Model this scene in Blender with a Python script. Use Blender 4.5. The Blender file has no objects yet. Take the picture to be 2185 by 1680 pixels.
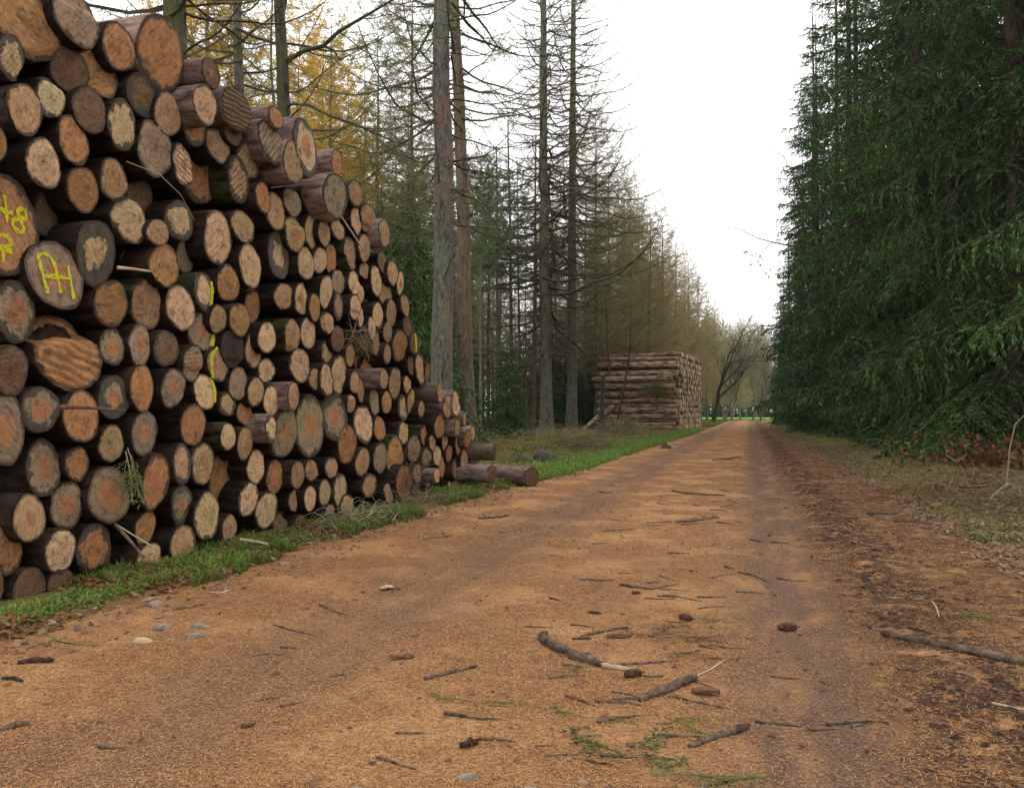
import bpy, math, random
import numpy as np
from mathutils import Vector, Matrix, noise as mnoise

# ------------------------------------------------------------------ camera model (pixel units of a 2184 x 1680 view)
F, CX, CY, EYE = 1700.0, 1092.0, 840.0, 1.2
PITCH = math.atan(40 / F)
YAW = math.atan(508 / F * math.cos(PITCH))
scene = bpy.context.scene
COL = scene.collection
CAM = Vector((0, 0, EYE))
ROT = Matrix.Rotation(YAW, 3, 'Z') @ Matrix.Rotation(math.pi / 2 + PITCH, 3, 'X')

def ray(u, v):
    return ROT @ Vector(((u - CX) / F, -(v - CY) / F, -1.0))
def at_depth(u, v, Z):
    return CAM + ray(u, v) * Z
def on_x(u, v, x):
    d = ray(u, v); k = x / d.x
    return CAM + d * k, k
def on_ground(u, v, z=0.0):
    d = ray(u, v); k = (z - EYE) / d.z
    return CAM + d * k, k
def foot(u, Z):
    """ground point seen in column u at depth Z"""
    p = at_depth(u, 880, Z); return Vector((p.x, p.y, 0))

# ------------------------------------------------------------------ mesh building
class MB:
    def __init__(s): s.v = []; s.f4 = []; s.m4 = []; s.n = 0; s.uv = None
    def add(s, v, f, mat=0):
        v = np.asarray(v, np.float32).reshape(-1, 3); f = np.asarray(f, np.int32).reshape(-1, 4)
        s.v.append(v); s.f4.append(f + s.n); s.m4.append(np.full(len(f), mat, np.int32)); s.n += len(v)
    def quads(s, q, mat=0):
        q = np.asarray(q, np.float32).reshape(-1, 4, 3)
        if len(q): s.add(q.reshape(-1, 3), np.arange(len(q) * 4).reshape(-1, 4), mat)
    def tube(s, pts, rad, n=6, mat=0, jit=0.0, rng=None):
        pts = np.asarray(pts, np.float32); k = len(pts); rad = np.broadcast_to(np.asarray(rad, np.float32), (k,))
        t = np.gradient(pts, axis=0); t /= np.linalg.norm(t, axis=1, keepdims=True) + 1e-9
        ref = np.array([0, 0, 1.0]) if abs(t[:, 2]).mean() < .8 else np.array([1.0, 0, 0])
        a = np.cross(t, ref); a /= np.linalg.norm(a, axis=1, keepdims=True) + 1e-9; b = np.cross(t, a)
        ang = np.linspace(0, 2 * np.pi, n, endpoint=False)
        r = rad[:, None] * (1 + (jit * rng.normal(size=(k, n)) if jit else 0))
        v = pts[:, None] + (a[:, None] * np.cos(ang)[None, :, None] + b[:, None] * np.sin(ang)[None, :, None]) * np.broadcast_to(r, (k, n))[..., None]
        i = np.arange(k - 1)[:, None] * n; j = np.arange(n)[None]
        jn = (j + 1) % n
        f = np.stack([i + j, i + jn, i + n + jn, i + n + j], -1).reshape(-1, 4)
        s.add(v.reshape(-1, 3), f, mat)
        if n > 4:   # close both ends
            v0 = v[0]; v1 = v[-1]
            for ring, c in ((v0, pts[0]), (v1, pts[-1])):
                vv = np.vstack([ring, c[None]]); ff = [(x, (x + 1) % n, n, n) for x in range(n)]
                s.tri_fan(vv, n, mat)
    def tri_fan(s, vv, n, mat):
        # fan of thin quads (two sides share the centre by pairs)
        f = []
        for x in range(0, n - 1, 2): f.append((x, (x + 1) % n, (x + 2) % n, n))
        if n % 2: f.append((n - 1, 0, n, n - 1))
        f = [q for q in f if len(set(q)) == 4]
        s.add(vv, f, mat)
    def mesh(s, name, mats, smooth=True, uv=None):
        me = bpy.data.meshes.new(name)
        v = np.concatenate(s.v); f = np.concatenate(s.f4); m = np.concatenate(s.m4)
        me.vertices.add(len(v)); me.vertices.foreach_set('co', v.ravel())
        me.loops.add(len(f) * 4); me.loops.foreach_set('vertex_index', f.ravel())
        me.polygons.add(len(f)); me.polygons.foreach_set('loop_start', np.arange(len(f), dtype=np.int32) * 4)
        me.polygons.foreach_set('material_index', m)
        me.polygons.foreach_set('use_smooth', np.full(len(f), smooth))
        for x in mats: me.materials.append(x)
        if uv is not None:
            l = me.uv_layers.new(name='UVMap'); l.data.foreach_set('uv', np.asarray(uv, np.float32)[f.ravel()].ravel())
        me.update()
        return me

def link(name, me, parent=None, loc=None):
    o = bpy.data.objects.new(name, me); COL.objects.link(o)
    if parent: o.parent = parent
    if loc is not None: o.location = loc
    return o
def tag(o, label=None, cat=None, group=None, kind=None):
    if label: o['label'] = label
    if cat: o['category'] = cat
    if group: o['group'] = group
    if kind: o['kind'] = kind
    return o
def unit(a): return a / (np.linalg.norm(a, axis=-1, keepdims=True) + 1e-9)
def needles(P, D, l, w, rng, roll=True, taper=.35):
    """flat narrow blades: base points, directions, lengths, widths"""
    P = np.asarray(P); D = unit(np.asarray(D)); n = len(P)
    S = unit(np.cross(D, rng.normal(size=(n, 3)))) if roll else unit(np.cross(D, np.tile([0, 0, 1.0], (n, 1))))
    l = np.broadcast_to(l, (n,))[:, None]; w = np.broadcast_to(w, (n,))[:, None]
    return np.stack([P - S * w * .5, P + S * w * .5, P + D * l + S * w * .5 * taper, P + D * l - S * w * .5 * taper], 1)

# ------------------------------------------------------------------ materials
class NT:
    def __init__(s, name, world=False):
        if world: s.id = bpy.data.worlds.new(name)
        else: s.id = bpy.data.materials.new(name)
        s.id.use_nodes = True; s.t = s.id.node_tree; s.t.nodes.clear()
    def n(s, typ, ins=None, out=0, **attr):
        nd = s.t.nodes.new('ShaderNode' + typ)
        for k, v in attr.items(): setattr(nd, k, v)
        for k, v in (ins or {}).items():
            i = nd.inputs[k]
            if isinstance(v, bpy.types.NodeSocket): s.t.links.new(v, i)
            else: i.default_value = v
        return nd.outputs[out]
    def math(s, op, a, b=0.0, c=None, clamp=False):
        d = {0: a, 1: b}
        if c is not None: d[2] = c
        return s.n('Math', d, operation=op, use_clamp=clamp)
    def mix(s, f, a, b, mode='MIX'):
        return s.n('Mix', {0: f, 6: a, 7: b}, out=2, data_type='RGBA', blend_type=mode)
    def noise(s, vec, scale, detail=4, rough=.55, dist=0.0, out=0):
        return s.n('TexNoise', {'Vector': vec, 'Scale': scale, 'Detail': detail, 'Roughness': rough, 'Distortion': dist}, out=out)
    def ramp(s, f, a, b):
        return s.n('MapRange', {'Value': f, 'From Min': a, 'From Max': b}, interpolation_type='SMOOTHSTEP')
    def scale(s, vec, x, y, z, loc=(0, 0, 0)):
        return s.n('Mapping', {'Vector': vec, 'Scale': (x, y, z), 'Location': loc})
    def bump(s, h, strength=.5, dist=.02):
        return s.n('Bump', {'Height': h, 'Strength': strength, 'Distance': dist})
    def out(s, shader, vol=None):
        o = s.t.nodes.new('ShaderNodeOutputMaterial'); s.t.links.new(shader, o.inputs[0]); return s.id
    def princ(s, col, rough=.8, normal=None, spec=.3):
        d = {'Base Color': col, 'Roughness': rough, 'Specular IOR Level': spec}
        if normal: d['Normal'] = normal
        return s.n('BsdfPrincipled', d)
def rgb(r, g, b): return (r, g, b, 1)

def mat_bark(name, dark, light, moss=None, moss_amt=.5, sx=1.0, rough=.9, bump=.6, plate=7.0, patch=None):
    m = NT(name); co = m.n('TexCoord', out=3); info = m.n('ObjectInfo', out=5)
    off = m.n('VectorMath', {0: co, 1: m.n('CombineXYZ', {0: m.math('MULTIPLY', info, 40.0), 1: info, 2: info})}, operation='ADD')
    st = m.scale(off, 9 * sx, 9 * sx, 2.6 * sx)
    a = m.noise(st, 1.6, 6, .65); b = m.noise(m.scale(off, plate, plate, plate * .3), 1.0, 3)
    c = m.mix(m.ramp(a, .35, .68), rgb(*dark), rgb(*light))
    c = m.mix(m.math('MULTIPLY', m.ramp(b, .5, .72), .7), c, rgb(*[x * .45 for x in dark]))
    if patch: c = m.mix(m.math('MULTIPLY', m.ramp(m.noise(m.scale(off, 3.2, 3.2, 1.1), 1.0, 5, .65), .52, .62), .75), c, rgb(*patch))
    if moss:
        mm = m.math('MULTIPLY', m.ramp(m.noise(m.scale(off, 2.2, 2.2, .9), 1.4, 5, .6), .42, .62), moss_amt)
        c = m.mix(mm, c, rgb(*moss))
    h = m.math('ADD', a, m.math('MULTIPLY', b, .6))
    return m.out(m.princ(c, rough, m.bump(h, bump, .03), .2))

def mat_leaf(name, cols, trans=.25, rough=.6, spec=.08):
    """foliage: colour varies leaf by leaf; a share of the light passes through"""
    m = NT(name); r = m.n('NewGeometry', out=8)
    cr = m.t.nodes.new('ShaderNodeValToRGB'); e = cr.color_ramp.elements
    for i, c in enumerate(cols):
        x = e[i] if i < 2 else e.new(1.0)
        x.position = i / max(1, len(cols) - 1); x.color = rgb(*c)
    for i, c in enumerate(cols): e[i].position = i / max(1, len(cols) - 1)
    for i, c in enumerate(cols): e[i].color = rgb(*c)
    m.t.links.new(r, cr.inputs[0]); c = cr.outputs[0]
    c = m.mix(.35, c, m.n('HueSaturation', {'Color': c, 'Value': m.math('ADD', .5, m.n('ObjectInfo', out=5))}))
    p = m.princ(c, rough, None, spec)
    t = m.n('BsdfTranslucent', {'Color': c})
    return m.out(m.n('MixShader', {0: trans, 1: p, 2: t}))

M = {}
M['log_bark'] = None
def mat_log_bark():
    m = NT('log bark'); co = m.n('TexCoord', out=3); rnd = m.n('ObjectInfo', out=5)
    off = m.n('VectorMath', {0: co, 1: m.n('CombineXYZ', {0: m.math('MULTIPLY', rnd, 70.0), 1: 0.0, 2: 0.0})}, operation='ADD')
    a = m.noise(m.scale(off, 3, 11, 11), 1.5, 6, .65); b = m.noise(off, 2.2, 4, .6); c3 = m.noise(off, 30, 3, .6)
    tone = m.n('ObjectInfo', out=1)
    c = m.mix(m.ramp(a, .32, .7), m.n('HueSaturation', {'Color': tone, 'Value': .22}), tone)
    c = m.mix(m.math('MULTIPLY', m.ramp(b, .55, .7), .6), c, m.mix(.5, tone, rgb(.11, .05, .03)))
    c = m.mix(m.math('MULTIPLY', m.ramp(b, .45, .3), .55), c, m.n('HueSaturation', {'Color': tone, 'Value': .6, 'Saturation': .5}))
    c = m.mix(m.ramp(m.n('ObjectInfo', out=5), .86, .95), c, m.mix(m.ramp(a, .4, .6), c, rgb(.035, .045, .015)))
    h = m.math('ADD', a, m.math('MULTIPLY', c3, .4))
    return m.out(m.princ(c, .85, m.bump(h, .7, .02), .06))
M['log_bark'] = mat_log_bark()

def mat_face():
    m = NT('sawn log end'); uv = m.n('UVMap'); co = m.n('TexCoord', out=3)
    def prop(k): return m.n('Attribute', None, out=2, attribute_type='OBJECT', attribute_name=k)
    rnd = m.n('ObjectInfo', out=5); tone = m.n('ObjectInfo', out=1)
    seed = m.math('MULTIPLY', rnd, 50.0)
    u = m.n('VectorMath', {0: uv, 1: m.n('CombineXYZ', {2: seed})}, operation='ADD')
    w = m.noise(u, 1.1, 3, .5, out=1)
    wob = m.n('VectorMath', {0: m.n('VectorMath', {0: w, 1: (.5, .5, .5)}, operation='SUBTRACT'), 3: .35}, operation='SCALE')
    uvw = m.n('VectorMath', {0: uv, 1: wob}, operation='ADD')
    flat = m.n('VectorMath', {0: uvw, 1: (1, 1, 0)}, operation='MULTIPLY')
    r = m.n('VectorMath', {0: flat}, out=1, operation='LENGTH')
    rt = m.n('VectorMath', {0: m.n('VectorMath', {0: uv, 1: (1, 1, 0)}, operation='MULTIPLY')}, out=1, operation='LENGTH')
    n1 = m.noise(u, 2.2, 5, .6); n2 = m.noise(u, 5.5, 5, .62); n3 = m.noise(u, 26.0, 3, .6)
    # base tone, mottled
    c = m.n('HueSaturation', {'Color': tone, 'Value': m.math('ADD', .55, m.math('MULTIPLY', n1, .9))})
    c = m.mix(m.math('MULTIPLY', m.ramp(n2, .46, .68), .55), c, m.n('HueSaturation', {'Color': tone, 'Value': .42, 'Saturation': .8}))
    # growth rings
    ring = m.math('SINE', m.math('MULTIPLY', r, 62.0)); ring2 = m.math('SINE', m.math('MULTIPLY', r, 23.0))
    rg = m.math('ADD', .5, m.math('ADD', m.math('MULTIPLY', ring, .25), m.math('MULTIPLY', ring2, .25)))
    c = m.mix(m.math('MULTIPLY', m.ramp(rg, .35, .9), .28), c, m.n('HueSaturation', {'Color': c, 'Value': .45}))
    # heartwood
    hm = m.ramp(m.math('ADD', r, m.math('MULTIPLY', m.math('SUBTRACT', n1, .5), .35)), m.math('ADD', prop('heart'), .05), m.math('SUBTRACT', prop('heart'), .05))
    hm = m.math('MULTIPLY', hm, .85, clamp=True)
    hc = m.mix(n2, rgb(.25, .095, .042), rgb(.39, .18, .085))
    c = m.mix(hm, c, hc)
    # blue-black stain creeping in from the rim
    st = m.math('MULTIPLY', m.ramp(m.math('ADD', m.noise(u, 1.7, 5, .65), m.math('MULTIPLY', rt, .8)), m.math('SUBTRACT', 1.18, m.math('MULTIPLY', prop('stain'), .3)), m.math('SUBTRACT', 1.25, m.math('MULTIPLY', prop('stain'), .3))), m.math('SUBTRACT', 1.0, hm))
    c = m.mix(m.math('MULTIPLY', st, .92), c, m.mix(n2, rgb(.012, .013, .014), rgb(.085, .08, .065)))
    # weathered dirt blotches
    c = m.mix(m.math('MULTIPLY', m.ramp(m.noise(u, 2.3, 6, .66), .52, .68), .62), c, rgb(.05, .038, .026))
    c = m.mix(m.math('MULTIPLY', m.ramp(n3, .60, .72), .4), c, rgb(.05, .04, .03))
    c = m.mix(m.math('MULTIPLY', m.ramp(m.math('ADD', rt, m.math('MULTIPLY', n2, .12)), .93, 1.0), .75), c, rgb(.05, .033, .022))
    # saw ridges
    rot = m.n('VectorRotate', {'Vector': uv, 'Angle': m.math('MULTIPLY', rnd, 6.0)}, rotation_type='Z_AXIS')
    wv = m.n('TexWave', {'Vector': rot, 'Scale': 1.35, 'Distortion': 3.6, 'Detail': 4.0, 'Detail Scale': 1.3}, out=1)
    fine = m.noise(m.scale(rot, 15, 1.3, 1), 1.0, 5, .68, .4)
    ra = prop('ridge')
    c = m.mix(m.math('MULTIPLY', m.ramp(wv, .5, .15), m.math('MULTIPLY', ra, .36)), c, rgb(.045, .034, .025))
    c = m.mix(m.math('MULTIPLY', m.ramp(fine, .47, .64), .55), c, m.n('HueSaturation', {'Color': c, 'Value': .4}))
    # drying cracks running out from the pith
    ang = m.n('VectorMath', {0: flat}, operation='NORMALIZE')
    cr = m.noise(m.n('VectorMath', {0: ang, 1: m.n('CombineXYZ', {2: seed})}, operation='ADD'), 2.6, 2, .5)
    crack = m.math('MULTIPLY', m.ramp(m.math('ABSOLUTE', m.math('SUBTRACT', cr, .5)), .012, .002), m.math('MULTIPLY', m.ramp(m.math('ADD', r, m.math('MULTIPLY', n1, .5)), .75, .2), prop('crack')))
    c = m.mix(crack, c, rgb(.02, .012, .008))
    h = m.math('ADD', m.math('MULTIPLY', wv, m.math('MULTIPLY', ra, 1.2)), m.math('ADD', m.math('MULTIPLY', fine, .5), m.math('MULTIPLY', n2, .5)))
    h = m.math('SUBTRACT', h, m.math('MULTIPLY', crack, 1.5))
    return m.out(m.princ(c, .8, m.bump(h, .45, .012), .08))
M['face'] = mat_face()
def flatmat(name, col, col2=None, sc=12, rough=.8, bump=.3):
    m = NT(name); co = m.n('TexCoord', out=3); n = m.noise(co, sc, 5, .65)
    c = m.mix(m.ramp(n, .3, .7), rgb(*col), rgb(*(col2 or [x * .5 for x in col])))
    return m.out(m.princ(c, rough, m.bump(n, bump, .01), .08))
def paint_mat():
    m = NT('yellow spray paint'); co = m.n('TexCoord', out=3); n = m.noise(co, 45, 5, .7); n2 = m.noise(co, 220, 2, .6)
    p = m.princ(m.mix(n, rgb(.56, .55, .012), rgb(.38, .35, .012)), .8, None, .05)
    a = m.ramp(m.math('ADD', n, m.math('MULTIPLY', n2, .7)), .55, 1.0)
    return m.out(m.n('MixShader', {0: a, 1: m.n('BsdfTransparent'), 2: p}))
M['paint'] = paint_mat()
def far_bark():
    m = NT('far log bark'); co = m.n('TexCoord', out=3); r = m.n('ObjectInfo', out=5)
    n = m.noise(m.scale(m.n('VectorMath', {0: co, 1: m.n('CombineXYZ', {0: m.math('MULTIPLY', r, 50.0)})}, operation='ADD'), 1.2, 5, 5), 1.6, 6, .68)
    c = m.mix(m.ramp(n, .36, .62), rgb(.05, .03, .02), m.mix(r, rgb(.32, .205, .135), rgb(.60, .43, .30)))
    return m.out(m.princ(c, .85, m.bump(n, .6, .03), .06))
M['far_bark'] = far_bark()
M['far_end'] = None
def far_end():
    m = NT('far log end'); co = m.n('TexCoord', out=3); r = m.n('ObjectInfo', out=5); n = m.noise(co, 9, 4, .6)
    c = m.mix(r, rgb(.20, .12, .06), rgb(.86, .67, .38)); c = m.mix(m.ramp(n, .5, .7), c, rgb(.1, .065, .04))
    return m.out(m.princ(c, .85))
M['far_end'] = far_end()
M['bark_grey'] = mat_bark('grey lichened bark', (.055, .048, .04), (.185, .165, .145), (.13, .16, .11), .5, 1.6, .9, 1.3, 12.0, (.21, .10, .07))
M['bark_moss'] = mat_bark('dark mossy bark', (.022, .021, .017), (.08, .076, .058), (.085, .09, .028), .6)
M['bark_larch'] = mat_bark('brown green bark', (.075, .068, .05), (.215, .195, .145), (.125, .145, .075), .55)
M['bark_red'] = mat_bark('reddish pine bark', (.085, .064, .048), (.225, .155, .11), (.15, .135, .07), .45)
M['bark_pole'] = mat_bark('pale pole bark', (.10, .095, .08), (.27, .26, .225), (.13, .15, .09), .4)
M['bark_spruce'] = mat_bark('spruce bark', (.035, .024, .018), (.10, .068, .05))
M['twig'] = flatmat('bare twigs', (.17, .155, .095), (.27, .25, .15), 3, .9, 0)
M['twig_dark'] = flatmat('dark boughs', (.05, .042, .032), (.09, .075, .055), 3, .9, 0)
M['spruce'] = mat_leaf('spruce needles', [(.012, .028, .008), (.040, .080, .020), (.062, .124, .032), (.16, .25, .085)], .08, .6, .12)
M['spruce_blue'] = mat_leaf('blue green spruce needles', [(.014, .032, .015), (.046, .092, .040), (.14, .22, .105)], .08, .6, .12)
M['larch'] = mat_leaf('autumn larch needles', [(.14, .16, .06), (.22, .215, .08), (.32, .20, .085), (.16, .20, .07)], .42)
M['larch_rust'] = mat_leaf('rust larch needles', [(.30, .21, .095), (.38, .26, .12), (.26, .25, .11)], .45)
M['olive'] = mat_leaf('olive needles', [(.12, .16, .055), (.18, .21, .075), (.22, .21, .085)], .4)
M['yellow'] = mat_leaf('golden autumn leaves', [(.58, .36, .04), (.72, .50, .09), (.52, .30, .05)], .55)
M['pine'] = mat_leaf('pine needles', [(.05, .10, .05), (.09, .15, .07), (.12, .18, .09)], .35)
M['grass'] = mat_leaf('grass', [(.035, .072, .012), (.07, .125, .022), (.11, .165, .035), (.14, .14, .045)], .25)
M['grass_bright'] = mat_leaf('bright verge grass', [(.08, .16, .02), (.125, .235, .03), (.17, .27, .045), (.20, .21, .06)], .3)
M['grass_dry'] = mat_leaf('dry grass and moss', [(.12, .13, .03), (.18, .20, .045), (.26, .23, .09), (.10, .16, .03)], .3)
M['straw'] = mat_leaf('dead stems', [(.16, .12, .07), (.22, .17, .10), (.29, .235, .15)], .15)
M['bracken'] = mat_leaf('dead bracken', [(.12, .055, .03), (.22, .10, .05), (.16, .08, .045)], .25)
M['dead_leaf'] = mat_leaf('fallen leaves', [(.10, .055, .03), (.20, .13, .085), (.27, .20, .15), (.16, .075, .035)], .1)
M['bramble'] = mat_leaf('bramble leaves', [(.04, .11, .025), (.09, .19, .04), (.45, .42, .04)], .3)
M['needle'] = mat_leaf('fallen larch needles', [(.14, .062, .03), (.38, .195, .085), (.58, .34, .15), (.27, .12, .05)], .1, .7)
M['mud'] = flatmat('dark wet mud', (.06, .036, .025), (.02, .012, .009), 25, .8, .5)
M['stick'] = flatmat('weathered stick', (.15, .11, .078), (.028, .019, .014), 20, .85, 1.0)
M['stick_pale'] = flatmat('split pale wood', (.42, .34, .22), (.26, .20, .12), 10, .75, .3)
M['stick_green'] = flatmat('green bark twig', (.13, .13, .055), (.06, .05, .03), 10, .75, .3)
M['cane'] = flatmat('dead cane', (.27, .22, .15), (.14, .11, .07), 10, .8, .3)
M['stone'] = flatmat('pale stone', (.24, .195, .155), (.11, .09, .07), 18, .8, .5)
M['bark_chip'] = flatmat('bark chip', (.16, .085, .055), (.06, .035, .025), 14, .85, .5)
M['cone'] = flatmat('spruce cone', (.10, .05, .03), (.035, .018, .012), 60, .7, .5)
# ------------------------------------------------------------------ near log pile: every visible log, read from six close views of the photo
# each entry: x y w h flags   (p pale, b tan, o orange brown, g grey, d dark; H heartwood, k stained rim, K black ring, r saw ridges, c cracked, + juts out, - set back, m mossy)
CROPS = [((0, 0), """235 200 570 620 o;650 150 420 460 g;95 490 250 400 pk;590 590 330 370 d;830 610 330 440 o;1010 400 290 400 o;1370 450 430 640 oT;1790 620 150 255 d+;
210 930 310 450 b;430 830 240 350 p;760 935 290 390 d;1210 815 280 360 dk;1035 1060 250 420 p;1425 970 230 350 b;1650 1075 210 340 bkH;1740 890 190 340 p+;2010 930 240 370 dr+;1970 1110 160 270 d;
1850 1235 200 300 b;625 1195 280 410 o;375 1385 330 400 p;970 1520 250 350 b;705 1610 250 380 o;1315 1265 300 480 g;1560 1395 200 370 pr;1690 1500 270 470 o-;2027 1530 210 380 bkr;2107 1368 180 290 b;
1190 1660 200 280 d-;-30 1220 140 300 o;1510 810 130 220 d-;-70 900 200 380 d-;-40 1560 200 300 o-"""),
((0, 440), """50 310 500 900 oHP;390 220 220 370 d-;475 735 480 600 gHP;130 1040 350 540 gHk;1110 270 270 375 pc;1340 370 180 230 b;1530 270 220 340 pk;1850 415 250 440 p;2060 320 200 280 b;
815 545 330 540 pKc;1395 650 260 380 o;1570 580 160 270 g-;1130 620 200 240 o-;2125 655 190 380 p;1730 870 190 320 pkP;1940 800 190 330 o;945 975 290 400 o;1245 980 285 420 b;1535 1010 250 400 p;1850 1105 140 250 b;
1710 1215 210 310 gHP;2035 1110 170 270 o;2140 1000 150 290 o-;590 1400 520 650 orS;950 1340 200 340 gH;1185 1330 215 370 gH;1410 1355 210 320 d;1640 1480 170 300 gH;1850 1490 180 300 bP;1975 1355 190 300 D;2150 1375 160 290 pH;90 1540 300 440 d"""),
((0, 880), """40 440 350 600 gH;345 270 320 400 gHk;690 330 290 430 oc;970 165 290 370 gHK;1205 85 205 390 o;1470 85 205 335 gH;1740 120 200 310 pP;1940 220 140 220 pk;2080 300 130 220 o;
1225 470 240 380 gH;1420 440 170 330 b-;1640 400 210 350 oH;1935 500 130 240 p+;2080 555 145 275 b;945 560 215 310 b;370 770 340 480 gH;655 730 215 310 o;925 995 320 500 gH;1320 880 180 490 oH;1545 730 170 340 bk;
1721 730 170 370 b;1890 870 240 440 oH-;1545 1080 175 350 gHk;1755 1170 215 400 p;570 1085 300 410 gH;250 1190 290 400 b+;515 1470 255 380 p;800 1450 300 440 okH;1235 1270 180 300 o;1265 1530 190 270 p;1555 1410 230 320 b;
1950 1300 150 280 b;2095 1320 110 170 d-;1740 1440 110 150 d-;990 1560 210 280 d-;60 1450 270 440 o;2110 1030 160 300 p;247 1780 280 330 d;525 1750 230 280 d;-60 1760 280 360 d"""),
((400, 200), """850 480 240 360 rg+;1140 520 230 490 pHk+;1035 650 180 380 br+;885 270 120 190 o+;1400 650 100 220 o+;1390 940 210 380 g+;1560 910 110 220 bH;1670 1120 110 250 bH;1565 1150 95 250 p;1805 1250 100 240 gH+;
775 950 140 260 o;880 1070 170 310 b;1025 990 150 250 g;1150 960 110 250 d;1050 1260 160 290 bH;1180 1240 125 300 p;1295 1250 110 230 b;1410 1220 100 180 b;1510 1420 100 280 gH;1635 1375 110 240 p;1690 1450 60 180 d-;
905 1440 195 390 pK;1140 1510 130 270 p;1260 1480 110 230 p;1350 1470 90 280 oH;1790 1500 80 190 d;1640 1570 75 140 b;800 780 130 190 d-;600 760 120 200 d-;1220 1480 60 120 d-"""),
((500, 600), """1050 210 130 220 g;1180 210 100 200 p;945 290 110 290 p;1370 200 105 255 p;1510 130 85 210 b;1575 220 70 195 pH;1450 315 95 200 b;1620 405 90 190 b+;1500 470 100 230 br;585 330 150 230 b;730 350 130 275 pH;
850 425 105 235 o;1050 415 90 235 gk;1195 420 90 220 p+;1240 310 60 160 p;1275 390 60 170 d-;1240 510 60 180 p;1385 490 90 220 p;310 400 150 290 o-;445 680 145 270 p+;660 660 130 270 b+;795 640 130 290 p;885 640 60 170 d-;
965 555 95 195 b;1045 690 110 210 d;1335 600 60 200 p+;1470 630 85 190 g;1370 730 75 200 gH;1575 750 130 285 or;1635 580 75 170 d;1465 820 65 175 gH+;1700 730 85 180 dP;320 795 145 290 p;440 960 140 215 p;535 905 120 240 o-;
725 915 145 305 p+;955 800 115 235 pk;1150 830 90 190 b;1225 850 110 300 oH-;1285 960 90 220 o-;1060 990 150 320 p;850 1030 100 200 b;950 1040 110 300 pr;1190 1060 85 190 b;1240 1130 75 210 b;1435 1030 80 170 b+;1530 1065 125 260 b;
1635 1080 65 155 b;1745 950 95 280 b;1670 920 70 160 d;1805 980 45 180 d;1910 1145 60 175 b+;2045 1240 70 230 p+;1980 1265 70 210 b+;2115 1370 45 135 b+;2060 1440 55 165 b+;2150 1540 60 160 o+;1755 1285 55 145 b;1825 1300 75 190 d-;
1910 1430 90 205 o;1965 1410 35 140 b;1955 1550 60 170 p;2075 1560 60 240 b;200 1070 160 275 g;350 1140 140 265 b;480 1215 135 255 p;670 1175 100 245 b+;1160 1240 75 165 b;1360 1220 105 225 g;1460 1230 80 200 o;1605 1275 95 225 pkP;
1665 1220 60 200 b;1265 1415 140 340 pc;1400 1450 120 220 o;1600 1490 80 190 pP;810 1430 190 560 gH;1020 1360 195 430 gHk;600 1490 220 420 gH;480 1450 120 230 pk+m;1735 1130 70 160 d-;1330 1330 70 160 d-"""),
((400, 900), """715 685 140 290 p;875 770 135 300 oH;1070 750 115 240 r+b;1190 710 110 180 b;1355 690 100 190 b;1490 490 160 330 oc;1620 640 125 240 b;1770 610 120 270 g;1895 620 130 390 o;2055 530 100 240 gH;1680 840 145 210 b+;1795 830 70 130 d-;
1975 810 120 310 o;2080 740 60 170 b;2070 880 80 130 d;1845 910 70 170 b;1300 900 110 230 b;1430 880 130 290 p;1175 950 125 230 p;1040 970 105 200 b;915 1010 80 250 d-;805 1050 165 310 p;920 1160 140 170 d;1090 1150 100 130 d;
1220 1100 110 150 d-;1340 1065 100 140 b;1490 1010 110 180 b;1685 1000 90 130 d-"""),
((850, 850), """510 600 85 190 o;570 665 55 140 b;915 580 45 130 b+;520 780 80 170 gk;610 770 60 175 p;715 750 55 140 o;650 865 60 190 o;775 880 75 200 gH;845 830 60 240 b;890 770 35 130 b;905 920 60 200 b;950 810 40 120 b+;530 960 60 170 b;
610 940 50 135 p+;720 1030 50 100 b;790 1020 70 120 b;850 1010 40 80 d-;545 1070 60 80 d-;605 1050 60 110 d-;455 720 55 150 d-""")]
PILE_X = -4.43
rng = np.random.default_rng(7)
TONES = {'p': (.49, .32, .175), 'b': (.355, .215, .112), 'o': (.34, .165, .07), 'g': (.26, .185, .115), 'd': (.16, .092, .052), 'D': (.04, .032, .028)}
TONE_W = {'p': 'pale', 'b': 'tan', 'o': 'rusty', 'g': 'greyish', 'd': 'dark', 'D': 'blackened'}

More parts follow.
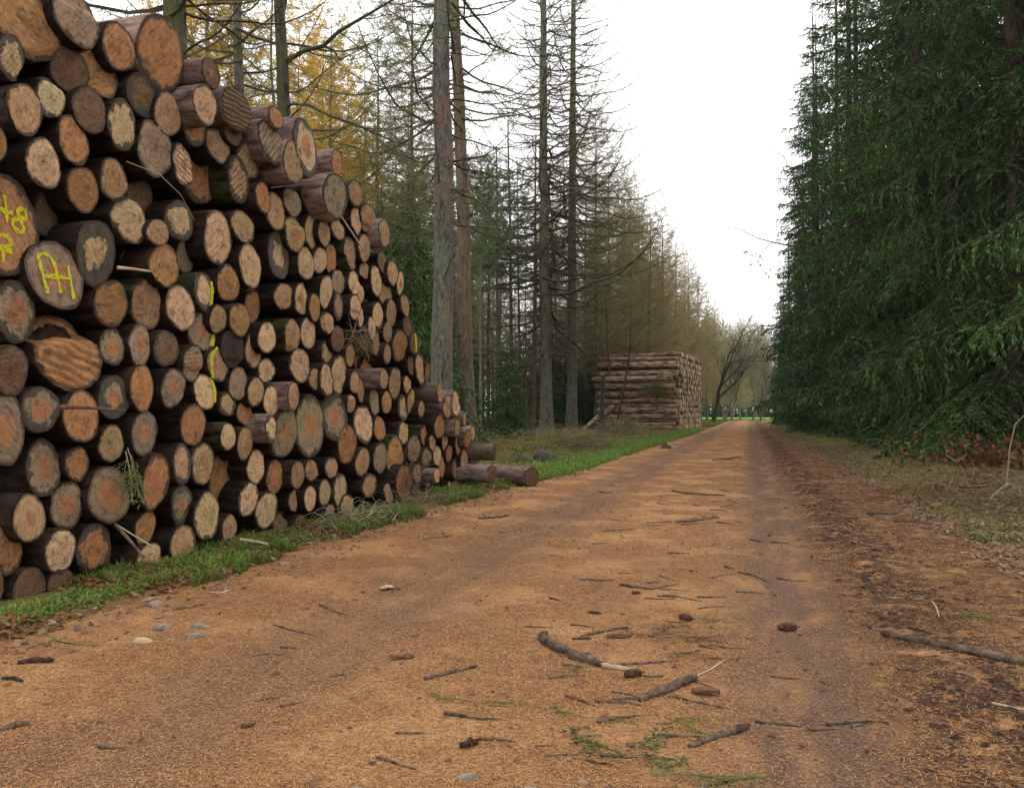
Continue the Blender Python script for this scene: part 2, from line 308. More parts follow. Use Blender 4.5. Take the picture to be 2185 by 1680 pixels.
def log_meshes(R, L, tilt, dome, rng, ry=1.0, nseg=26, taper=.06, wav=.045, big=0, painted=False):
    """body (bark tube with both ends) and sawn end disc, axis along -X, end at the origin"""
    # felling cut: part of the end stands a little back behind a ragged chord
    cut = None
    if big: cut = (math.pi / 2 + .12, .30, .13)
    elif not painted and rng.random() < .30: cut = (rng.uniform(0, 6.28), rng.uniform(.25, .75), rng.uniform(.012, .04) * (1 if rng.random() < .75 else -.6))
    cp = rng.uniform(0, 6)
    def step(y, z):
        if cut is None: return 0 * y
        a = (y * math.cos(cut[0]) + z * math.sin(cut[0])) / R; b = (-y * math.sin(cut[0]) + z * math.cos(cut[0])) / R
        t = np.clip((a - cut[1] - .05 * np.sin(b * 5 + cp)) / .09, 0, 1)
        return -cut[2] * t * t * (3 - 2 * t)
    if big or cut is not None: nseg = 40
    th = np.linspace(0, 2 * np.pi, nseg, endpoint=False)
    ph = rng.uniform(0, 6.28, 5)
    prof = 1 + wav * np.sin(2 * th + ph[0]) + wav * .6 * np.sin(3 * th + ph[1]) + wav * .5 * np.sin(5 * th + ph[2]) + rng.normal(size=nseg) * .008
    cy, cz = np.cos(th) * prof * ry, np.sin(th) * prof
    def ring(x, k, jit=0):
        kk = k * (1 + rng.normal(size=nseg) * jit)
        y, z = cy * kk * R, cz * kk * R
        return np.stack([x + tilt[0] * y + tilt[1] * z + step(y, z), y, z], 1)
    body = MB(); rings = [ring(-.012, .93), ring(-.006 + rng.normal(size=nseg) * .004, .985, .006)]
    xs = [-.02, -.25, -.6, -1.1, -1.8, -2.7, -L + .02]
    bend = rng.normal(size=2) * .012
    for x in xs:
        r = ring(x, 1 + taper * x / L * -1.0 * 0 - taper * (-x / L), .008)
        r[:, 1] += bend[0] * x * x; r[:, 2] += bend[1] * x * x * .6
        # tilt fades along the log
        f = max(0, 1 + x / .4); r[:, 0] = x + (r[:, 0] - x) * f
        rings.append(r)
    v = np.concatenate(rings); k = len(rings)
    i = np.arange(k - 1)[:, None] * nseg; j = np.arange(nseg)[None]; jn = (j + 1) % nseg
    body.add(v, np.stack([i + j, i + jn, i + nseg + jn, i + nseg + j], -1).reshape(-1, 4))
    body.tri_fan(np.vstack([rings[-1], rings[-1].mean(0, keepdims=True)]), nseg, 1)
    body.tri_fan(np.vstack([rings[0], rings[0].mean(0, keepdims=True)]), nseg, 0)
    face = MB(); ks = [.0, .3, .6, .82, .972] if cut is None else list(np.linspace(0, .972, 14)); rs = []; uvs = []
    for kk in ks:
        r = ring(dome * (1 - kk * kk) + rng.normal(size=nseg) * .0025 * R / .2, kk); 
        if kk == 0: r[:] = r.mean(0)
        rs.append(r); uvs.append(np.stack([np.cos(th) * kk / .972, np.sin(th) * kk / .972], 1))
    v = np.concatenate(rs); k = len(rs); i = np.arange(k - 1)[:, None] * nseg
    face.add(v, np.stack([i + j, i + nseg + j, i + nseg + jn, i + jn], -1).reshape(-1, 4))
    return body, face, np.concatenate(uvs)

LOGS = []
def make_log(P, R, flags, ry, L, rot=(0, 0, 0)):
    tone = next(c for c in flags if c in TONES)
    tilt = rng.normal(size=2) * .05; dome = .008
    if 'T' in flags: tilt = np.array([-.05, .08])
    body, face, uv = log_meshes(R, L, tilt, dome, rng, ry, big=int('S' in flags), painted='P' in flags)
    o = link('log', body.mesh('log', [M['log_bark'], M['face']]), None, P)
    o.rotation_euler = rot
    o.color = (*((np.array((.25, .165, .14)) if 'L' in flags or 'T' in flags else np.array((.034, .022, .016))) * rng.uniform(.75, 1.3)), 1)  # gap shade is put into the near-black bark; jutting logs get a lit tone
    f = link('cut_face', face.mesh('cut_face', [M['face']], True, uv), o)
    c = np.array(TONES[tone]) * rng.uniform(.74, 1.06) * (1 + rng.normal(size=3) * .03)
    f.color = (*c, 1)
    f['heart'] = float(rng.uniform(.36, .52) if 'H' in flags else (rng.uniform(.1, .3) if rng.random() < .07 else -.4))
    f['stain'] = float({'K': 1.0, 'k': .5}.get('K' if 'K' in flags else ('k' if 'k' in flags else ''), rng.uniform(-.45, .16)))
    f['ridge'] = float(1.0 if 'r' in flags else max(0, rng.normal() * .16))
    f['crack'] = float(1.0 if 'c' in flags else rng.uniform(.0, .5))
    LOGS.append(dict(o=o, f=f, flags=flags, R=R, P=Vector(P), tone=tone, dome=dome, tilt=tilt, ry=ry))
    return LOGS[-1]
def ratio(u): return max(.2, math.cos(YAW) * (508 - (u - CX)) / F)
PIX = []
for ci, ((ox, oy), txt) in enumerate(CROPS):
    for k, e in enumerate(x for x in txt.replace('\n', '').split(';') if x.strip()):
        a = e.split(); x, y, w, h = map(float, a[:4]); fl = a[4]
        u, v = (ox + x / 3.6417) / 1.0925, (oy + y / 3.6417) / 1.0925
        off = rng.normal() * .03
        lit_bark = '+' in fl and (ci in (0, 3, 6) or (ci == 4 and k > 44))
        if '+' in fl: off = rng.uniform(.10, .18) if lit_bark else rng.uniform(.03, .08)
        if lit_bark: fl += 'L'
        if '-' in fl: off = -rng.uniform(.16, .3)
        P, Z = on_x(u, v, PILE_X + off)
        R = h / 3.6417 / 1.0925 / 2 * Z / F
        ry = min(1.16, max(.68, (w / h) / ratio(u)))
        R *= 1.03
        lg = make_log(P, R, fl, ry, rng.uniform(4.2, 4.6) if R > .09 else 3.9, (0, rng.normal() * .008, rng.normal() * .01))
        lg['key'] = (ci, k); lg['uv'] = (u, v); lg['off'] = off
BYKEY = {l['key']: l for l in LOGS}

# yellow spray paint: strokes in disc coordinates of the log end
def paint(lg, strokes, wid):
    R = lg['R']; ry = lg['ry']
    for st in strokes:
        mb = MB()
        p = np.array(st, float)
        # smooth by subdivision
        for _ in range(2):
            q = [p[0]]
            for a, b in zip(p[:-1], p[1:]): q += [a * .75 + b * .25, a * .25 + b * .75]
            q.append(p[-1]); p = np.array(q)
        t = unit(np.gradient(p, axis=0)); nrm = np.stack([-t[:, 1], t[:, 0]], 1)
        ww = wid * (1 + rng.normal(size=len(p)) * .22)
        for s0, s1 in (((p - nrm * ww[:, None]), (p + nrm * ww[:, None])),):
            vs = []
            for q in (s0, s1):
                r2 = np.clip((q ** 2).sum(1), 0, 1)
                y, z = q[:, 0] * R * ry, q[:, 1] * R
                vs.append(np.stack([lg['dome'] * (1 - r2) + .006 + lg['tilt'][0] * y + lg['tilt'][1] * z, y, z], 1))
            a, b = vs
            mb.quads(np.stack([a[:-1], b[:-1], b[1:], a[1:]], 1))
        link('paint_mark', mb.mesh('paint_mark', [M['paint']]), lg['f'])
def nrm(pts, c, r): return [((x - c[0]) / r[0], (c[1] - y) / r[1]) for x, y in pts]
A = BYKEY[(1, 2)]
paint(A, [nrm(s, (475, 735), (250, 310)) for s in ([(325, 590), (345, 720), (380, 905)], [(322, 590), (400, 562), (450, 610), (470, 720), (492, 885)], [(355, 765), (480, 745), (595, 742)], [(575, 630), (590, 750), (608, 915)])], .054)
B = BYKEY[(1, 0)]
paint(B, [nrm(s, (50, 310), (260, 460)) for s in ([(30, 60), (45, 170), (45, 290)], [(-30, 180), (40, 200), (95, 195)], [(-10, 90), (-25, 180)],
    [(205, 150), (165, 130), (125, 165), (150, 225), (195, 220), (205, 175), (195, 140)], [(145, 235), (95, 250), (85, 300), (130, 345), (180, 335), (180, 285), (150, 240)],
    [(-20, 400), (45, 405), (78, 440), (70, 480), (30, 510), (-10, 500)], [(-40, 530), (30, 525), (82, 528)], [(10, 530), (18, 575), (12, 632)])], .044)
for key, st, w in (((1, 14), [[(.72, .62), (.80, 0), (.55, -.75)]], .13), ((1, 20), [[(.68, .6), (.76, 0), (.6, -.7)]], .12), ((1, 28), [[(-.1, .93), (-.62, .55), (-.72, 0), (-.55, -.75)]], .08),
                   ((2, 6), [[(.45, .8), (.80, .25), (.78, -.55)]], .12), ((4, 31), [[(-.05, .9), (.05, 0), (.1, -.8)]], .12), ((4, 74), [[(.6, .8), (.8, 0), (.5, -.75)]], .12), ((4, 71), [[(.2, .9), (.0, .1)]], .25)):
    paint(BYKEY[key], st, w)
# the two logs lying at the foot beyond the pile's end, jutting towards the track, and one between
def extra(u, v, X, R, rot, fl, key):
    P, Z = on_x(u, v, X); lg = make_log(P, R, fl, 1.0, 3.2, rot); lg['key'] = key; lg['uv'] = (u, v); lg['off'] = 0; BYKEY[key] = lg
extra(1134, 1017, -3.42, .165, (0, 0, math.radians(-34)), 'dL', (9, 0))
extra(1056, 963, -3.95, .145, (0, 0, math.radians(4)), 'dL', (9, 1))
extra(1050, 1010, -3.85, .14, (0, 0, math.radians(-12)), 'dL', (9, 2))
for q in (0, 1, 2): BYKEY[(9, q)]['f']['crack'] = .2

# ---- labels that single each log out: hand written landmarks, all others by their look and the landmark they lie next to
LAND = {(1, 2): ('yellow-lettered log', 'grey log end with yellow spray painted letters beside the left edge of the photo'),
 (1, 0): ('huge painted log', 'huge reddish log end with yellow numbers, cut by the left edge'),
 (1, 23): ('big split log', 'biggest brown split log end with a ledge, below the yellow-lettered log'),
 (3, 21): ('black-ringed log', 'log end with pale core inside a thick black ring, high in the pile'),
 (0, 6): ('tall topmost log', 'tall orange brown oval log end standing on top of the pile against the trees'),
 (0, 0): ('corner log', 'huge orange log end in the top left corner of the photo'),
 (4, 75): ('longest orange-hearted log', 'very tall narrow log end with orange heart, low in the pile beside a rounder one'),
 (1, 9): ('cracked pale log', 'pale log end with dark rim and a level crack, right of the yellow-lettered log'),
 (4, 72): ('two-part cracked log', 'pale log end split across its middle by a wide gap, low in the pile'),
 (3, 1): ('half-moon log', 'tall pinkish half-moon log end jutting from the upper slope'),
 (2, 17): ('grey bull-eye log', 'big grey log end with small orange heart beside hanging green twigs'),
 (1, 29): ('blackened log', 'blackened log end, darkest of all, in the middle of the pile'),
 (2, 3): ('stained-core log', 'log end with orange core and black stained rim under the big split log'),
 (3, 5): ('big jutting grey log', 'thick grey log jutting out with its barked side showing on the upper slope'),
 (2, 0): ('left edge heart log', 'large log end with orange heart, cut by the left edge low in the pile'),
 (4, 28): ('ridged brown log', 'brown log end with slanted saw ridges close to the right slope'),
 (2, 24): ('bright heart log', 'grey log end with the brightest round orange heart near the bottom left'),
 (9, 0): ('lying log', 'dark barked log lying on the grass, pointing to the track beyond the pile'),
 (9, 1): ('upper lying log', 'dark log sticking out sideways above the grass at the pile foot'),
 (9, 2): ('short dark log', 'short dark log between the pile foot and the lying log'),
 (4, 52): ('slope end log', 'pale long log end at the right stepped end of the pile'),
 (5, 8): ('twig-covered log', 'tall brownish log end behind loose twigs near the foot of the pile'),
 (4, 3): ('upper slope pale log', 'pale narrow log end high on the right slope, above the ridged brown log'),
 (0, 20): ('wide pale log', 'wide pale log end in upper left, above the huge painted log'),
 (2, 23): ('bottom pale log', 'big pale oval log end in the second layer above the grass')}
DIRS = ['right of', 'upper right of', 'above', 'upper left of', 'left of', 'lower left of', 'below', 'lower right of']
ORD = ['', 'second ', 'third ', 'fourth ', 'fifth ', 'sixth ', 'seventh ', 'eighth ', 'ninth ', 'tenth ', 'eleventh ', 'twelfth ']
buck = {}
for lg in LOGS:
    tag(lg['o'], None, 'log', 'logs of the near pile')
    if lg['key'] in LAND: lg['o']['label'] = LAND[lg['key']][1]; continue
    best = None
    for k, (short, _) in LAND.items():
        q = BYKEY[k]['uv']; du, dv = lg['uv'][0] - q[0], lg['uv'][1] - q[1]; d = math.hypot(du, dv)
        if best is None or d < best[0]: best = (d, k, du, dv)
    d, k, du, dv = best; o8 = int(round(math.degrees(math.atan2(-dv, du)) / 45)) % 8
    buck.setdefault((k, o8), []).append((d, lg))
for (k, o8), L in buck.items():
    L.sort(key=lambda t: t[0])
    for i, (d, lg) in enumerate(L):
        fl = lg['flags']; size = 'slim' if lg['R'] < .125 else ('thick' if lg['R'] > .21 else 'medium')
        w = f"{size} {TONE_W[lg['tone']]} log"
        w += ' with orange heart' if 'H' in fl else (' with stained rim' if 'k' in fl or 'K' in fl else (' with saw ridges' if 'r' in fl else (' set back' if '-' in fl else (' jutting out' if '+' in fl else ''))))
        lg['o']['label'] = f"{w}, {ORD[i]}{'one ' if i else ''}{DIRS[o8]} the {LAND[k][0]}"

# ------------------------------------------------------------------ far log pile beside the track
frng = np.random.default_rng(21)
def far_log_mesh(R, L, seed):
    r = np.random.default_rng(seed); mb = MB(); n = 10
    xs = np.array([0, -.15, -1.0, -2.2, -3.4, -4.6, -L]); b = np.cumsum(r.normal(size=(7, 2)) * .025, 0) ; b[0] = b[1] = 0
    pts = np.stack([xs, b[:, 0], b[:, 1]], 1)
    mb.tube(pts, R * (1 - .12 * -xs / L) * (1 + r.normal(size=7) * .03), n, 0, .03, r)
    for m in mb.m4[1:]: m[:] = 1
    return mb.mesh('stacked_log', [M['far_bark'], M['far_end']])
FL = [far_log_mesh(.20, 5.5, s) for s in range(6)]
# near corner of the face at depth 53.7, its far end at depth 68
c0 = at_depth(1447, 918, 53.7); c1 = at_depth(1502, 911, 68.0); c0.z = c1.z = 0
fd = (c1 - c0).normalized(); flen = (c1 - c0).length
side_ang = math.atan2(fd.y, fd.x) - math.pi / 2    # log axis square to the face
# the long side the photo shows: y of each log (photo units), thickness, where its end stops
SIDE = [(764, 9, 1447), (777, 16, 1447), (790, 8, 1446), (797, 14, 1446), (806, 14, 1434), (815, 8, 1440), (824, 17, 1440), (836, 13, 1446), (845, 12, 1446), (855, 13, 1444), (865, 13, 1446), (876, 17, 1444), (888, 14, 1444), (897, 8, 1446), (904, 11, 1441), (913, 13, 1438)]
ncount = 0
for i, (v, t, ue) in enumerate(SIDE):
    P = at_depth(ue, v, 53.7)
    o = link('stacked_log', FL[i % 6], None, (P.x, P.y, max(.16, P.z)))
    k = t * (.37 if t < 12 else .44) * 53.7 / F / .2; o.scale = (1, k, k); o.rotation_euler = (frng.uniform(0, 6), frng.normal() * .012, side_ang + frng.normal() * .02)
    n = ['topmost', 'second', 'third', 'fourth', 'fifth', 'sixth', 'seventh', 'eighth', 'ninth', 'tenth', 'eleventh', 'twelfth', 'thirteenth', 'fourteenth', 'fifteenth', 'lowest'][i]
    tag(o, f"reddish brown log, {n} on the long side of the far stack beside the track", 'log', 'logs of the far stack')
    ncount += 1
# small log ends in the narrow face
rows = []
z = .17
while z < 5.0: rows.append(z); z += .42
pts = []
for ri, zz in enumerate(rows):
    s = .42 + (.28 if ri % 2 else 0)
    while s < flen:
        R = frng.uniform(.14, .25); top = 5.05 + .5 * s / flen
        pts.append((s, zz + frng.normal() * .055, R)); s += .56 + frng.uniform(-.02, .04)
        if ri == len(rows) - 1 and frng.random() < .12: pass
s = .6
while s < flen: pts.append((s, 5.2 + .25 * s / flen + frng.normal() * .06, frng.uniform(.15, .2))); s += .7
pts = sorted(pts)[:290]
for s, zz, R in pts:
    P = c0 + fd * s; jx = frng.normal() * .02
    o = link('stacked_log', FL[int(frng.integers(6))], None, (P.x + jx, P.y, zz)); k = R / .2
    o.scale = (1, k, k); o.rotation_euler = (frng.uniform(0, 6), frng.normal() * .01, side_ang + frng.normal() * .015)
    tag(o, 'small round log whose sawn end shows in the narrow face of the far stack', 'log', 'log ends in the narrow face of the far stack')
# two loose logs leaning at the back end of that stack
for (a, b, za, zb, t, lab) in (((1283, 888), (1311, 866), 53, 53, 13, 'log leaning up against the back end of the far stack'), ((1245, 916), (1278, 886), 52, 53, 9, 'lighter thin log leaning on the ground left of the far stack')):
    p, q = at_depth(*a, za), at_depth(*b, zb); mb = MB(); p0 = np.array(p); q0 = np.array(q)
    mb.tube([np.zeros(3), (q0 - p0) * .3, (q0 - p0) * .7, q0 - p0], t / 2 * 53 / F, 10, 0, .03, frng)
    for m in mb.m4[1:]: m[:] = 1
    o = link('leaning_log', mb.mesh('leaning_log', [M['far_bark'], M['far_end']]), None, p); tag(o, lab, 'log')
# ------------------------------------------------------------------ trees
def rotz(a): c, s = math.cos(a), math.sin(a); return np.array([[c, -s, 0], [s, c, 0], [0, 0, 1.0]])
def roty(a): c, s = math.cos(a), math.sin(a); return np.array([[c, 0, s], [0, 1, 0], [-s, 0, c]])
def rotx(a): c, s = math.cos(a), math.sin(a); return np.array([[1, 0, 0], [0, c, -s], [0, s, c]])

def trunk_mesh(H, R, mat, seed, n=12, wob=.05, taper=.95, stubs=0, stub_mat=None, z1=None):
    r = np.random.default_rng(seed); k = 18; t = np.linspace(0, 1, k)
    w = np.cumsum(r.normal(size=(k, 2)) * wob * .25, 0); w -= w[0]
    pts = np.stack([w[:, 0], w[:, 1], t * H], 1); pts[0, 2] = -.15
    rad = R * (1 - taper * t ** 1.1); rad[0] *= 1.35; rad[1] *= 1.02; rad = np.maximum(rad, .012)
    mb = MB(); mb.tube(pts, rad, n, 0, .035, r)
    for _ in range(stubs):   # dead branch stubs
        z = r.uniform(.8, z1 or H * .5); a = r.uniform(0, 6.28); l = r.uniform(.1, .9) * (1 if r.random() < .75 else 2)
        i = z / H * (k - 1); x, y = np.interp(i, np.arange(k), w[:, 0]), np.interp(i, np.arange(k), w[:, 1])
        d = np.array([math.cos(a), math.sin(a), r.uniform(-.4, .5)]); p = np.array([x, y, z])
        mb.tube([p, p + d * l * .5, p + d * l + np.array([0, 0, r.uniform(-.1, .25) * l])], [.022, .014, .004], 3, 0)
    return mb.mesh('trunk', [mat])

# ---- spruce: drooping boughs with side shoots and needle brushes
def bough(L, r, dens, nl, nw, hang=.5):
    """quads of one bough lying along +X, and its wood"""
    Q = []; W = MB()
    def axis(t): return np.stack([L * t, .06 * L * np.sin(t * 3 + bphase) , L * (-.30 * t ** 1.7 + .20 * t ** 4)], -1)
    bphase = r.uniform(0, 6)
    tt = np.linspace(0, 1, 7); W.tube(axis(tt), L * .011 * (1 - .85 * tt) + .003, 3)
    ns = int(L / .085 * dens ** .5)
    ts = np.sort(r.uniform(.10, 1, ns))
    P, D = [], []
    for i, t in enumerate(ts):
        side = 1 if i % 2 else -1
        ls = L * (.12 + .38 * (1 - t) ** .7 * min(1, t * 3.2)) * r.uniform(.6, 1.2)
        a = math.radians(r.uniform(38, 70)) * side
        d = np.array([math.cos(a), math.sin(a), r.uniform(-.15, .12)])
        drp = hang * r.uniform(.5, 1.5)
        m = max(3, int(ls / .032 * dens ** .5)); s = np.sort(r.uniform(0, 1, m))
        p = axis(np.array(t))[None] + d[None] * (ls * s)[:, None]; p[:, 2] -= drp * ls * s ** 1.8
        dd = np.tile(d, (m, 1)); dd[:, 2] -= drp * 1.6 * s
        P.append(p); D.append(dd)
        # hanging tassel twigs
        if r.random() < .35 * min(1, hang * 1.4):
            lh = ls * r.uniform(.3, .8); q = p[int(r.integers(m))]
            mm = max(3, int(lh / .045)); s = np.linspace(0, 1, mm)
            P.append(q[None] + np.stack([s * lh * .12 * d[0], s * lh * .12 * d[1], -s * lh], 1)); D.append(np.tile([d[0] * .2, d[1] * .2, -1.0], (mm, 1)))
    # along the leader too
    m = int(L / .03 * dens ** .5); s = np.sort(r.uniform(.3, 1, m)); P.append(axis(s)); D.append(np.tile([1.0, 0, -.1], (m, 1)))
    P, D = np.concatenate(P), unit(np.concatenate(D)); n = len(P)
    for rep in range(2):
        jit = unit(r.normal(size=(n, 3))) * .55; jit[:, 2] *= .7
        Q.append(needles(P, D + jit, nl * r.uniform(.7, 1.3, n), nw * r.uniform(.8, 1.2, n), r, True, .5))
    return np.concatenate(Q), np.concatenate(W.v), np.concatenate(W.f4)

def conifer_crown(H, z0, Rmax, step, nb, templates, r, shape=.8, droop=(-30, 18), zmax=None, mats=None, wood=1, name='crown', jl=.22, low=1.0):
    mb = MB(); z = z0
    while z < min(H - .15, zmax or 1e9):
        t = (z - z0) / (H - z0); prof = (1 - t) ** shape
        if t < .12: prof *= low + (1 - low) * t / .12
        k = nb if t < .8 else max(3, nb - 2); a0 = r.uniform(0, 6.28)
        for b in range(k):
            l = max(.25, Rmax * prof * r.uniform(1 - jl, 1 + jl)); Ls = np.array([T[0] for T in templates])
            cand = np.argsort(np.abs(np.log(Ls / l)))[:3]; T = templates[int(r.choice(cand))]
            s = l / T[0]; tilt = math.radians(droop[0] + (droop[1] - droop[0]) * t + r.normal() * 7)
            Rm = rotz(a0 + b * 6.283 / k + r.normal() * .22) @ roty(-tilt) @ rotx(r.normal() * .15)
            off = np.array([0, 0, z + r.uniform(-.5, .5) * step])
            q = T[1].reshape(-1, 3) * s @ Rm.T + off; mb.quads(q, 0)
            if len(T) > 2 and wood is not None: mb.add(T[2] * s @ Rm.T + off, T[3], wood)
        z += step * r.uniform(.75, 1.25) * (1 - .35 * t)
    return mb.mesh(name, mats, False)
r = np.random.default_rng(5)
T_SPR = [(L, *bough(L, r, 1.0, .090, .024)) for L in (.5, 1.0, 1.0, 1.7, 1.7, 2.5, 2.5, 3.1)]
T_NEAR = [(L, *bough(L, r, 1.7, .070, .016, .6)) for L in (1.0, 1.8, 1.8, 2.6, 2.6, 3.2, 3.2)]
SPM = [M['spruce'], M['bark_spruce']]; SPB = [M['spruce_blue'], M['bark_spruce']]
SPRUCE = [(conifer_crown(29, .7, 3.1, .78, 5, T_SPR, r, .72, mats=SPM, jl=.5), trunk_mesh(29, .26, M['bark_spruce'], 1)),
          (conifer_crown(26, .5, 3.0, .74, 5, T_SPR, r, .75, mats=SPB, jl=.5), trunk_mesh(26, .24, M['bark_spruce'], 2)),
          (conifer_crown(31, 1.2, 3.3, .80, 5, T_SPR, r, .68, mats=SPM, jl=.5), trunk_mesh(31, .28, M['bark_spruce'], 3))]
NEARC = [conifer_crown(28, .35, 3.4, .78, 5, T_NEAR, r, .7, (-34, 6), 15.5, mats=SPM, jl=.5),
         conifer_crown(28, 1.6, 3.5, .82, 5, T_NEAR, r, .7, (-34, 6), 16, mats=SPM, jl=.5)]
NEART = trunk_mesh(28, .27, M['bark_spruce'], 4)
YOUNG = [conifer_crown(h, .15, w, .3, 6, T_SPR[:5], r, .85, mats=SPM) for h, w in ((4.2, 1.5), (7.5, 2.0), (2.2, 1.1))]
YOUNGT = [trunk_mesh(h, .05 + h * .006, M['bark_spruce'], 8) for h in (4.2, 7.5, 2.2)]

def tree(name, loc, trunk, crown, label, cat='tree', group=None, s=1.0, rot=0.0, lean=(0, 0)):
    o = bpy.data.objects.new(name, None); COL.objects.link(o); o.location = loc; o.scale = (s, s, s); o.rotation_euler = (lean[0], lean[1], rot); o.empty_display_size = .3
    tag(o, label, cat, group)
    link('trunk', trunk, o)
    if crown: link('crown', crown, o)
    return o
tr = np.random.default_rng(12)
GS = 'spruces in the row along the right of the track'
NTH = ['nearest', 'second', 'third', 'fourth', 'fifth', 'sixth', 'seventh', 'eighth', 'ninth', 'tenth', 'eleventh', 'twelfth', 'thirteenth', 'fourteenth', 'fifteenth', 'sixteenth', 'seventeenth', 'eighteenth', 'nineteenth', 'twentieth']
near_sp = [(7.0, 16.2, 0, .98, 2.1), (5.9, 20.6, 1, 1.02, .4), (5.35, 24.2, 0, 1.0, 4.0)]
for i, (x, y, k, s, a) in enumerate(near_sp):
    tree('spruce_tree', (x, y, 0), NEART, NEARC[k], ['spruce reaching in at the right edge, with big sharp boughs over the brambles', 'dark spruce with its tall brown trunk showing at the right edge', 'dense spruce left of the visible brown trunk, boughs hanging to the verge'][i], 'tree', GS, s, a)
row = [(5.2, 27.8, 2), (5.0, 31.2, 0), (5.2, 35.0, 1), (4.9, 38.6, 0), (4.9, 42.8, 2), (4.7, 47, 0), (4.6, 51.5, 1), (4.5, 56.5, 0), (4.3, 62, 2), (4.2, 68, 0), (4.0, 75, 1), (3.9, 83, 0), (3.8, 92, 1), (3.8, 103, 0)]
for i, (x, y, k) in enumerate(row):
    c, t = SPRUCE[k]
    x += tr.normal() * .35
    s = [.93, 1.0, .98, .95, .97, .98, 1.0, 1.02, .98, .8, .78, .7, .66, .62][i]
    tree('spruce_tree', (x, y, 0), t, c, f'dark green spruce, {NTH[i + 3]} along the right of the track counting away', 'tree', GS, s, tr.uniform(0, 6))
for x0, n, lab in ((8.8, 15, 'second'), (12.6, 13, 'third')):
    for i in range(n):
        y = 15 + i * 4.0 + tr.uniform(-1, 1); c, t = SPRUCE[int(tr.integers(3))]
        tree('spruce_tree', (x0 + tr.uniform(-.7, .7), y + (2 if lab == 'third' else 0), 0), t, c, 'dark spruce half hidden behind the row along the right of the track', 'tree', 'spruces behind the right row', tr.uniform(.9, 1.02), tr.uniform(0, 6))
# low young spruces filling the foot of the row
for i, (x, y, k, s) in enumerate([(4.6, 25.3, 2, 1.0), (4.3, 29.2, 2, 1.1), (4.4, 33.2, 0, .6), (4.0, 44.5, 0, .55), (5.4, 22.1, 2, .8)]):
    tree('young_spruce', (x, y, 0), YOUNGT[k], YOUNG[k], 'low young spruce at the foot of the right spruce row, ' + ['behind the brown dead sapling', 'beside the brown dead sapling', 'beyond the brown dead sapling', 'farthest along the track', 'nearest to the brambles'][i], 'tree', 'young spruces at the foot of the row', s, tr.uniform(0, 6))

# ---- larches and pines of the left wood
def larch_bough(L, r, twigs, leaves, leaf=.035, up=.18, hang=.55, nw=.010, thick=.0075):
    W = MB(); Q = []; ph = r.uniform(0, 6)
    def axis(t): return np.stack([L * t, .05 * L * np.sin(3 * t + ph), L * (-.16 * np.sin(t * 2.6) + up * t ** 3 + .014 * np.sin(9 * t + ph) + .008 * np.sin(17 * t + 2 * ph))], -1)
    tt = np.linspace(0, 1, 11); W.tube(axis(tt), L * thick * (1 - .9 * tt) + .0035, 3)
    P, D = [], []
    for i in range(int(L * twigs)):
        t = r.uniform(.15, 1); a = math.radians(r.uniform(30, 80)) * (1 if i % 2 else -1)
        l = L * r.uniform(.06, .26) * (1.15 - t * .6); d = np.array([math.cos(a), math.sin(a), r.uniform(-.3, .3)]); p = axis(np.array(t))
        h = hang * r.uniform(.2, 1.6); e = p + d * l * .55 + np.array([0, 0, -h * l * .3]); e2 = e + d * l * .45 + np.array([0, 0, -h * l * .8])
        for q0, q1, w0 in ((p, e, nw), (e, e2, nw * .65)):
            Q.append(needles(q0[None], (q1 - q0)[None], np.linalg.norm(q1 - q0), w0, r, True, .7))
        m = max(1, int(leaves * l)); s = r.uniform(0, 1, m)[:, None]
        P.append(np.where(s < .55, p + (e - p) * s / .55, e + (e2 - e) * (s - .55) / .45)); D.append(np.tile(d, (m, 1)))
    tw = np.concatenate(Q); n0 = len(tw)
    P, D = np.concatenate(P), np.concatenate(D)
    lf = needles(P + r.normal(size=P.shape) * .02, D + r.normal(size=P.shape) * 1.0 - np.array([0, 0, .5]), leaf * r.uniform(.6, 1.5, len(P)), leaf * .45, r)
    v = np.concatenate(W.v); f = np.concatenate(W.f4)
    # twigs join the wood
    tv = tw.reshape(-1, 3); tf = np.arange(len(tv)).reshape(-1, 4) + len(v)
    return lf, np.concatenate([v, tv]), np.concatenate([f, tf])
r = np.random.default_rng(31)
T_BARE = [(L, *larch_bough(L, r, 12, 26, .03, .17, .5, .011, .0105)) for L in (.7, 1.3, 2.0, 2.0, 2.8, 2.8, 3.8, 4.6, 5.6)]
T_DENSE = [(L, *larch_bough(L, r, 17, 60, .038, .32, .4)) for L in (.7, 1.3, 2.0, 2.0, 2.8, 2.8, 3.6)]
T_PINE = [(L, *larch_bough(L, r, 14, 90, .06, .3, .1)) for L in (.7, 1.2, 1.8, 1.8, 2.4)]
T_DEAD = [(L, *larch_bough(L, r, 16, 8, .03, .0, .4, .013)) for L in (.8, 1.4, 2.0, 2.0)]
WD = M['twig']
def LC(H, z0, R, step, nb, T, mat, shape=.7, droop=(-4, 38), jl=.35, low=.5, wood=None):
    return conifer_crown(H, z0, R, step, nb, T, r, shape, droop, mats=[mat, wood or WD], jl=jl, low=low)
BIG = [LC(30, 4.5, 6.2, .55, 5, T_BARE, M['olive'], .6, (-4, 32), .4, .6, M['twig_dark']), LC(29, 9.5, 5.4, .58, 5, T_BARE, M['larch'], .6, (-4, 32), .4, .6, M['twig_dark'])]
LARCH = [LC(23, 4, 3.9, .50, 5, T_DENSE, M['larch'], .6), LC(22, 3, 3.7, .46, 5, T_DENSE, M['larch_rust'], .6), LC(24, 6, 3.6, .55, 5, T_DENSE, M['olive'], .55), LC(21, 2.5, 3.6, .48, 5, T_DENSE, M['larch'], .62)]
